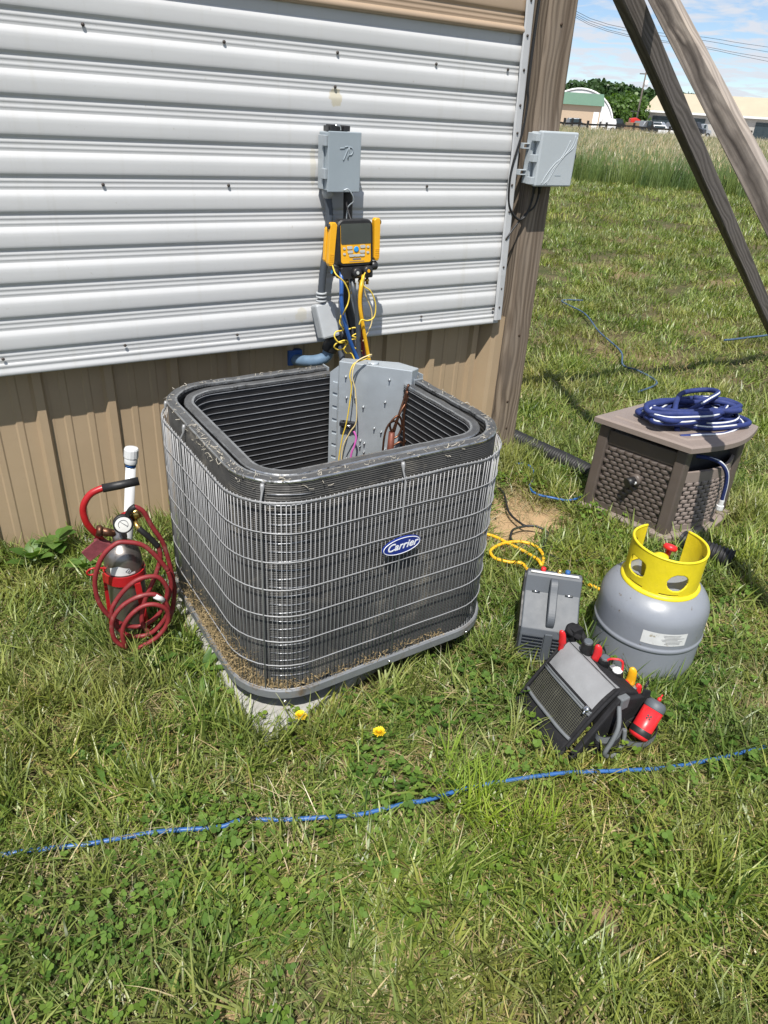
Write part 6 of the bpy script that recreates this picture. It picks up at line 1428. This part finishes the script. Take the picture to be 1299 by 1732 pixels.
# shed with a green roof
c = local_frame(975, 112, 4)
SH = Thing('green_roof_shed', 'tan metal shed with a green roof half hidden by the timber post', 'shed', c.translation)
mb = MB(); mb.b2((-6, 0, 0), (3.0, 6, 3.05), M=c); SH.part('wall', mb, 'shed_tan')
mb = MB(); mb.prism([c @ Vector(p) for p in ((-6.3, -.4, 3.0), (-6.3, 3, 4.45), (-6.3, 6.4, 3.0))], (c.to_3x3() @ Vector((9.6, 0, 0)))); SH.part('roof', mb, 'roof_green')
mb = MB(); mb.b2((2.1, -.05, 0), (2.8, -.01, 2.3), M=c); SH.part('door', mb, 'vinyl_white'); mb = MB(); mb.b2((2.98, -.06, 0), (3.06, .04, 3.05), M=c); SH.part('corner_trim', mb, 'vinyl_white')
# white hoop building
c = local_frame(976, 128, 0)
HP = Thing('hoop_building', 'white arched fabric building behind the green-roofed shed', 'hoop building', c.translation)
R1, H1 = 5.3, 5.2
arch = [(R1*math.cos(math.pi*i/24), H1*math.sin(math.pi*i/24)**.9) for i in range(25)]
mb = MB(); mb.sheet([[c @ Vector((x, y, z)) for x, z in arch] for y in (0, 14)]); o_ = HP.part('canopy', mb, 'vinyl_white', fix=False); s_ = o_.modifiers.new('solid', 'SOLIDIFY'); s_.thickness = .25
mb = MB(); mb.add([c @ Vector((x*.99, .1, z*.99)) for x, z in arch], [tuple(range(25))]); HP.part('end_wall', mb, 'vinyl_white', fix=False)
mb = MB(); a2 = [(3.2*math.cos(math.pi*i/16), 3.55+1.1*math.sin(math.pi*i/16)) for i in range(17)]; mb.prism([c @ Vector((x, .05, z)) for x, z in a2], c.to_3x3() @ Vector((0, -.08, 0))); HP.part('half_moon_window', mb, 'dark_glass')
mb = MB(); mb.b2((2.2, -.06, 0), (4.6, .02, 1.2), M=c); HP.part('side_door', mb, 'car_dark')
# vehicles
def car(u, D, turn, L_, h, mat, label, kind='car'):
    c = local_frame(u, D, turn); t = Thing('parked_'+kind, label, kind, c.translation, 'vehicles parked in the far yard'); w = L_*.40
    if kind == 'pickup': pr = [(-.5, .30), (-.5, .58), (-.08, .60), (-.04, .95), (.16, .97), (.26, .62), (.48, .55), (.5, .30)]
    elif kind == 'trailer': pr = [(-.5, .25), (-.5, .75), (-.42, .95), (-.2, 1.0), (.2, 1.0), (.42, .95), (.5, .75), (.5, .25)]
    else: pr = [(-.5, .28), (-.5, .58), (-.40, .64), (-.30, .97), (.10, 1.0), (.24, .66), (.47, .58), (.5, .30)]
    mb = MB(); mb.prism([c @ Vector((x*L_, -w/2, z*h)) for x, z in pr], c.to_3x3() @ Vector((0, w, 0))); t.part('body', mb, mat, bev=.08)
    if kind != 'trailer':
        mb = MB(); mb.b2((-.24*L_ if kind != 'pickup' else -.02*L_, -w/2-.01, .67*h), (.11*L_, -w/2+.02, .91*h), M=c); t.part('side_window', mb, 'dark_glass')
    for x in (-.31, .30):
        mb = MB(); mb.lathe([(.15*h*1.25, 0), (.15*h*1.25, .22)], 14, c=c @ Vector((x*L_, -w/2-.03, .20*h)), axis=c.to_3x3() @ Vector((0, 1, 0))); wl = t.part('wheel', mb, 'tyre')
        mb = MB(); mb.lathe([(.09*h, 0), (.07*h, .03)], 10, c=c @ Vector((x*L_, -w/2-.03, .20*h)), axis=c.to_3x3() @ Vector((0, -1, 0))); t.part('rim', mb, 'car_silver', parent=wl)
    return t
car(1031, 116, 8, 2.0, 1.7, 'car_white', 'small white rounded trailer right of the arched building', 'trailer')
car(1049, 118, 20, 2.4, 1.75, 'car_dark', 'dark car parked right of the small white trailer')
car(1094, 118, 55, 4.4, 1.7, 'car_grey', 'grey car parked at the left end of the long barn')
car(1098, 103, 12, 2.6, 1.8, 'car_dark', 'black boxy pickup parked right behind the black fence', 'pickup')
car(1118, 120, -15, 4.0, 1.7, 'car_silver', 'silver car in front of the long barn wall')
car(1122, 106, 5, 3.6, 1.35, 'car_white', 'white low car just behind the black fence')
car(1136, 122, 30, 4.2, 1.8, 'car_grey', 'grey pickup beside the dark brace in front of the barn', 'pickup')
car(1180, 120, -25, 3.0, 2.0, 'car_dark', 'dark car seen between the two diagonal timbers')
car(1192, 124, 25, 2.6, 1.9, 'car_silver', 'silver pickup against the barn wall between the timbers', 'pickup')
car(975, 100, 5, 3.2, 1.5, 'car_grey', 'grey car in front of the tan shed beside the post')
# red tractor on a flat trailer
c = local_frame(1073, 118, 20)
RT_ = Thing('red_tractor', 'small red tractor with a dark roof in the middle of the far yard', 'tractor', c.translation)
mb = MB(); mb.b2((-1.7, -.9, .5), (1.9, .9, .75), M=c); RT_.part('trailer_deck', mb, 'car_dark'); mb = MB(); mb.prism([c @ Vector(p) for p in ((-.6, -.45, 1.2), (-.6, -.45, 1.9), (.1, -.45, 2.0), (.75, -.45, 1.75), (.75, -.45, 1.2))], c.to_3x3() @ Vector((0, .9, 0))); RT_.part('bonnet', mb, 'tractor_red', bev=.06)
mb = MB(); mb.b2((-.55, -.45, 2.7), (.35, .45, 2.8), M=c); [mb.b2((x-.03, -.4, 1.9), (x+.03, -.36, 2.7), M=c) for x in (-.45, .25)]; RT_.part('roll_canopy', mb, 'car_dark')
for x in (-.45, .55, -1.2, 1.3):
    mb = MB(); mb.lathe([(.34, 0), (.34, .25)], 14, c=c @ Vector((x, -.75, 1.05 if abs(x) < 1 else .34)), axis=c.to_3x3() @ Vector((0, 1, 0))); RT_.part('wheel', mb, 'tyre')
# pallets stacked by the fence
c = local_frame(1071, 88, 5)
for k in range(4):
    t = Thing('pallet_crate', ['wooden crate at the bottom of the stack by the black fence', 'second wooden crate up in the stack by the fence', 'third wooden crate up in the stack by the fence', 'topmost wooden crate of the stack by the fence'][k], 'crate', c @ Vector((0, 0, .04+k*.36)), 'crates stacked by the fence')
    for j in range(3): mb = MB(); mb.b2((-.85+.06*k, -.5, .04+k*.36+j*.11), (.85-.05*k, .5, .04+k*.36+j*.11+.085), M=c); t.part('slat', mb, 'pallet_wood')
    mb = MB(); mb.b2((-.80+.06*k, -.45, .04+k*.36), (.80-.05*k, .45, .33+k*.36), M=c); t.part('inner_box', mb, 'shed_tan')
# black board fence
FN = Thing('board_fence', 'black timber fence along the far edge of the meadow', 'fence', arc_pt(1100, 86))
us = [930, 943, 956, 969, 982, 996, 1028, 1075, 1106, 1137, 1177, 1226, 1277, 1330]
pts = []
for u in us:
    Dd = 84 if u > 1000 else 78-(1000-u)*.05; p = arc_pt(u, Dd); pts.append(p); h = 1.35
    c = local_frame(u, Dd); mb = MB(); mb.b2((-.11, -.08, -.1), (.11, .08, h+.1*math.sin(u)), M=c); FN.part('post', mb, 'fence_black')
for i, (a, b) in enumerate(zip(pts, pts[1:])):
    for z in ((.95, .50) if i < 5 or i > 9 else (.98, .45)):
        if i > 9 and z > .9: continue
        d = (b-a); mb = MB(); nrm = Vector((d.y, -d.x, 0)).normalized()*.03; z0 = z+.05*math.sin(i*2.1)
        mb.prism([a+Vector((0, 0, z0))+nrm, b+Vector((0, 0, z+.05*math.sin(i*2.1+2)))+nrm, b+Vector((0, 0, z+.16+.05*math.sin(i*2.1+2)))+nrm, a+Vector((0, 0, z0+.16))+nrm], -nrm*2); FN.part('rail', mb, 'fence_black')
# utility pole and overhead wires
c = local_frame(1077, 135, 0); up_ = Thing('utility_pole', 'thin wooden utility pole in front of the trees', 'pole', c.translation)
mb = MB(); mb.tube([c @ Vector((0, 0, 0)), c @ Vector((0, 0, 8.6))], [.16, .10], 8); up_.part('pole', mb, 'pole_wood', fix=False); mb = MB(); mb.lathe([(.25, 0), (.25, .8)], 10, c=c @ Vector((.35, 0, 6.3))); up_.part('transformer', mb, 'vinyl_white'); mb = MB(); mb.b2((-.9, -.06, 7.9), (.9, .06, 8.05), M=c); up_.part('cross_arm', mb, 'pole_wood')
for k, (v0, v1, v2) in enumerate(((20, 66, 88), (24, 72, 97), (27, 82, 106), (30, 85, 113))):
    A, Bm, Cc = (arc_pt(940, 60), elev(965, v0-4, 60)), (arc_pt(1187, 72), elev(1187, v1, 72)), (arc_pt(1330, 84), elev(1330, v2+5, 84))
    mb = MB(); mb.tube(smooth_path([arc_pt(760, 52)+Vector((0, 0, A[1]+6)), A[0]+Vector((0, 0, A[1])), Bm[0]+Vector((0, 0, Bm[1])), Cc[0]+Vector((0, 0, Cc[1])), arc_pt(1500, 98)+Vector((0, 0, Cc[1]-2))], 8), .013, 5)
    single('overhead_wire', mb, 'fence_black', A[0]+Vector((0, 0, A[1])), ['highest overhead power wire crossing the sky', 'second overhead power wire from the top', 'third overhead power wire from the top', 'lowest overhead power wire crossing the sky'][k], 'wire', 'overhead wires', fix=False)
# trees
def tree(u, D, top_v, wid, mat, label, seed, base_z=0., nl=1500, ls=.55, group='trees behind the far yard'):
    r_ = random.Random(seed); c = arc_pt(u, D); H = (elev(u, top_v, D)-base_z)*.92; c.z = base_z
    t = Thing('leafy_tree', label, 'tree', c, group); mb = MB(); mb.tube([c, c+Vector((.1, 0, H*.35)), c+Vector((-.1, .1, H*.8))], [.035*H, .025*H, .008*H], 7)
    for k in range(5): a = r_.uniform(0, 6.28); mb.tube([c+Vector((0, 0, H*(.3+.08*k))), c+Vector((math.cos(a)*wid*.3, math.sin(a)*wid*.3, H*(.5+.08*k)))], [.012*H, .005*H], 5)
    t.part('trunk', mb, 'bark', fix=False)
    lobes = []
    for k in range(17):
        a = r_.uniform(0, 6.28); z = r_.uniform(.22, .90); rad_ = wid*.5*math.sin(math.pi*min(.95, z*.9+.08))**.6*r_.uniform(.2, .8); lobes.append((c+Vector((math.cos(a)*rad_, math.sin(a)*rad_, H*z)), r_.uniform(.13, .24)*wid))
    lobes.append((c+Vector((0, 0, H*.87)), .17*wid))
    B_ = BladeMesh()
    for i in range(nl):
        cc_, rr = lobes[r_.randrange(len(lobes))]; d = Vector((r_.gauss(0, 1), r_.gauss(0, 1), r_.gauss(0, 1))).normalized()*rr*r_.uniform(.55, 1.08)*Vector((1, 1, .8)).length/1.62
        p = cc_+d; nrm = d.normalized()*.6+Vector((r_.gauss(0, 1), r_.gauss(0, 1), r_.gauss(0, 1)))*.5; B_.disc(p-c, nrm, ls*r_.uniform(.5, 1.1), min(1, max(0, r_.gauss(.5, .28))), 0, 5)
    me = B_.make('crown', (mat,)); o = bpy.data.objects.new('crown', me); scene.collection.objects.link(o); o.parent = t.o
k = 0
near_l = ['bright green bushy tree left of the utility pole', 'bright green tree behind the arched building', 'round light green tree in the middle of the tree line', 'light green tree behind the red tractor', 'low green tree just left of the long barn', 'bushy green tree behind the shed roof', 'light green tree beside the timber post']
for u, D, tv, w_ in ((1052, 150, 160, 8.4), (1016, 152, 168, 7.4), (1034, 146, 163, 7.6), (1066, 155, 168, 7.0), (1078, 160, 176, 5.5), (992, 155, 166, 7.0), (955, 150, 166, 8.0)):
    tree(u, D, tv, w_*1.15, 'tree_leaf', near_l[k], 100+k, 0, 3000, .30); k += 1
far_l = ['dark hilltop tree nearest the timber post', 'second dark hilltop tree from the post', 'third dark hilltop tree from the post', 'tallest dark tree on the hilltop', 'dark hilltop tree right of the tallest one', 'dark hilltop tree behind the utility pole', 'dark hilltop tree left of the barn ridge', 'dark treetop above the barn left of the dark brace', 'dark treetop above the barn between the two timbers', 'dark hilltop tree hidden mostly by the post', 'far hilltop tree in the gap above the light green trees']
k = 0
for u, tv, w_ in ((968, 152, 12), (986, 147, 12), (1003, 143, 12), (1018, 147, 11), (1034, 150, 11), (1050, 152, 11), (1068, 155, 11), (1102, 159, 9), (1156, 160, 8), (945, 152, 12), (1085, 158, 9)):
    tree(u, 225, tv, w_, 'tree_leaf_far', far_l[k], 200+k, 5.2*max(0, 1-abs(u-960)/330)**.7, 2400, .52, 'dark trees on the hill'); k += 1
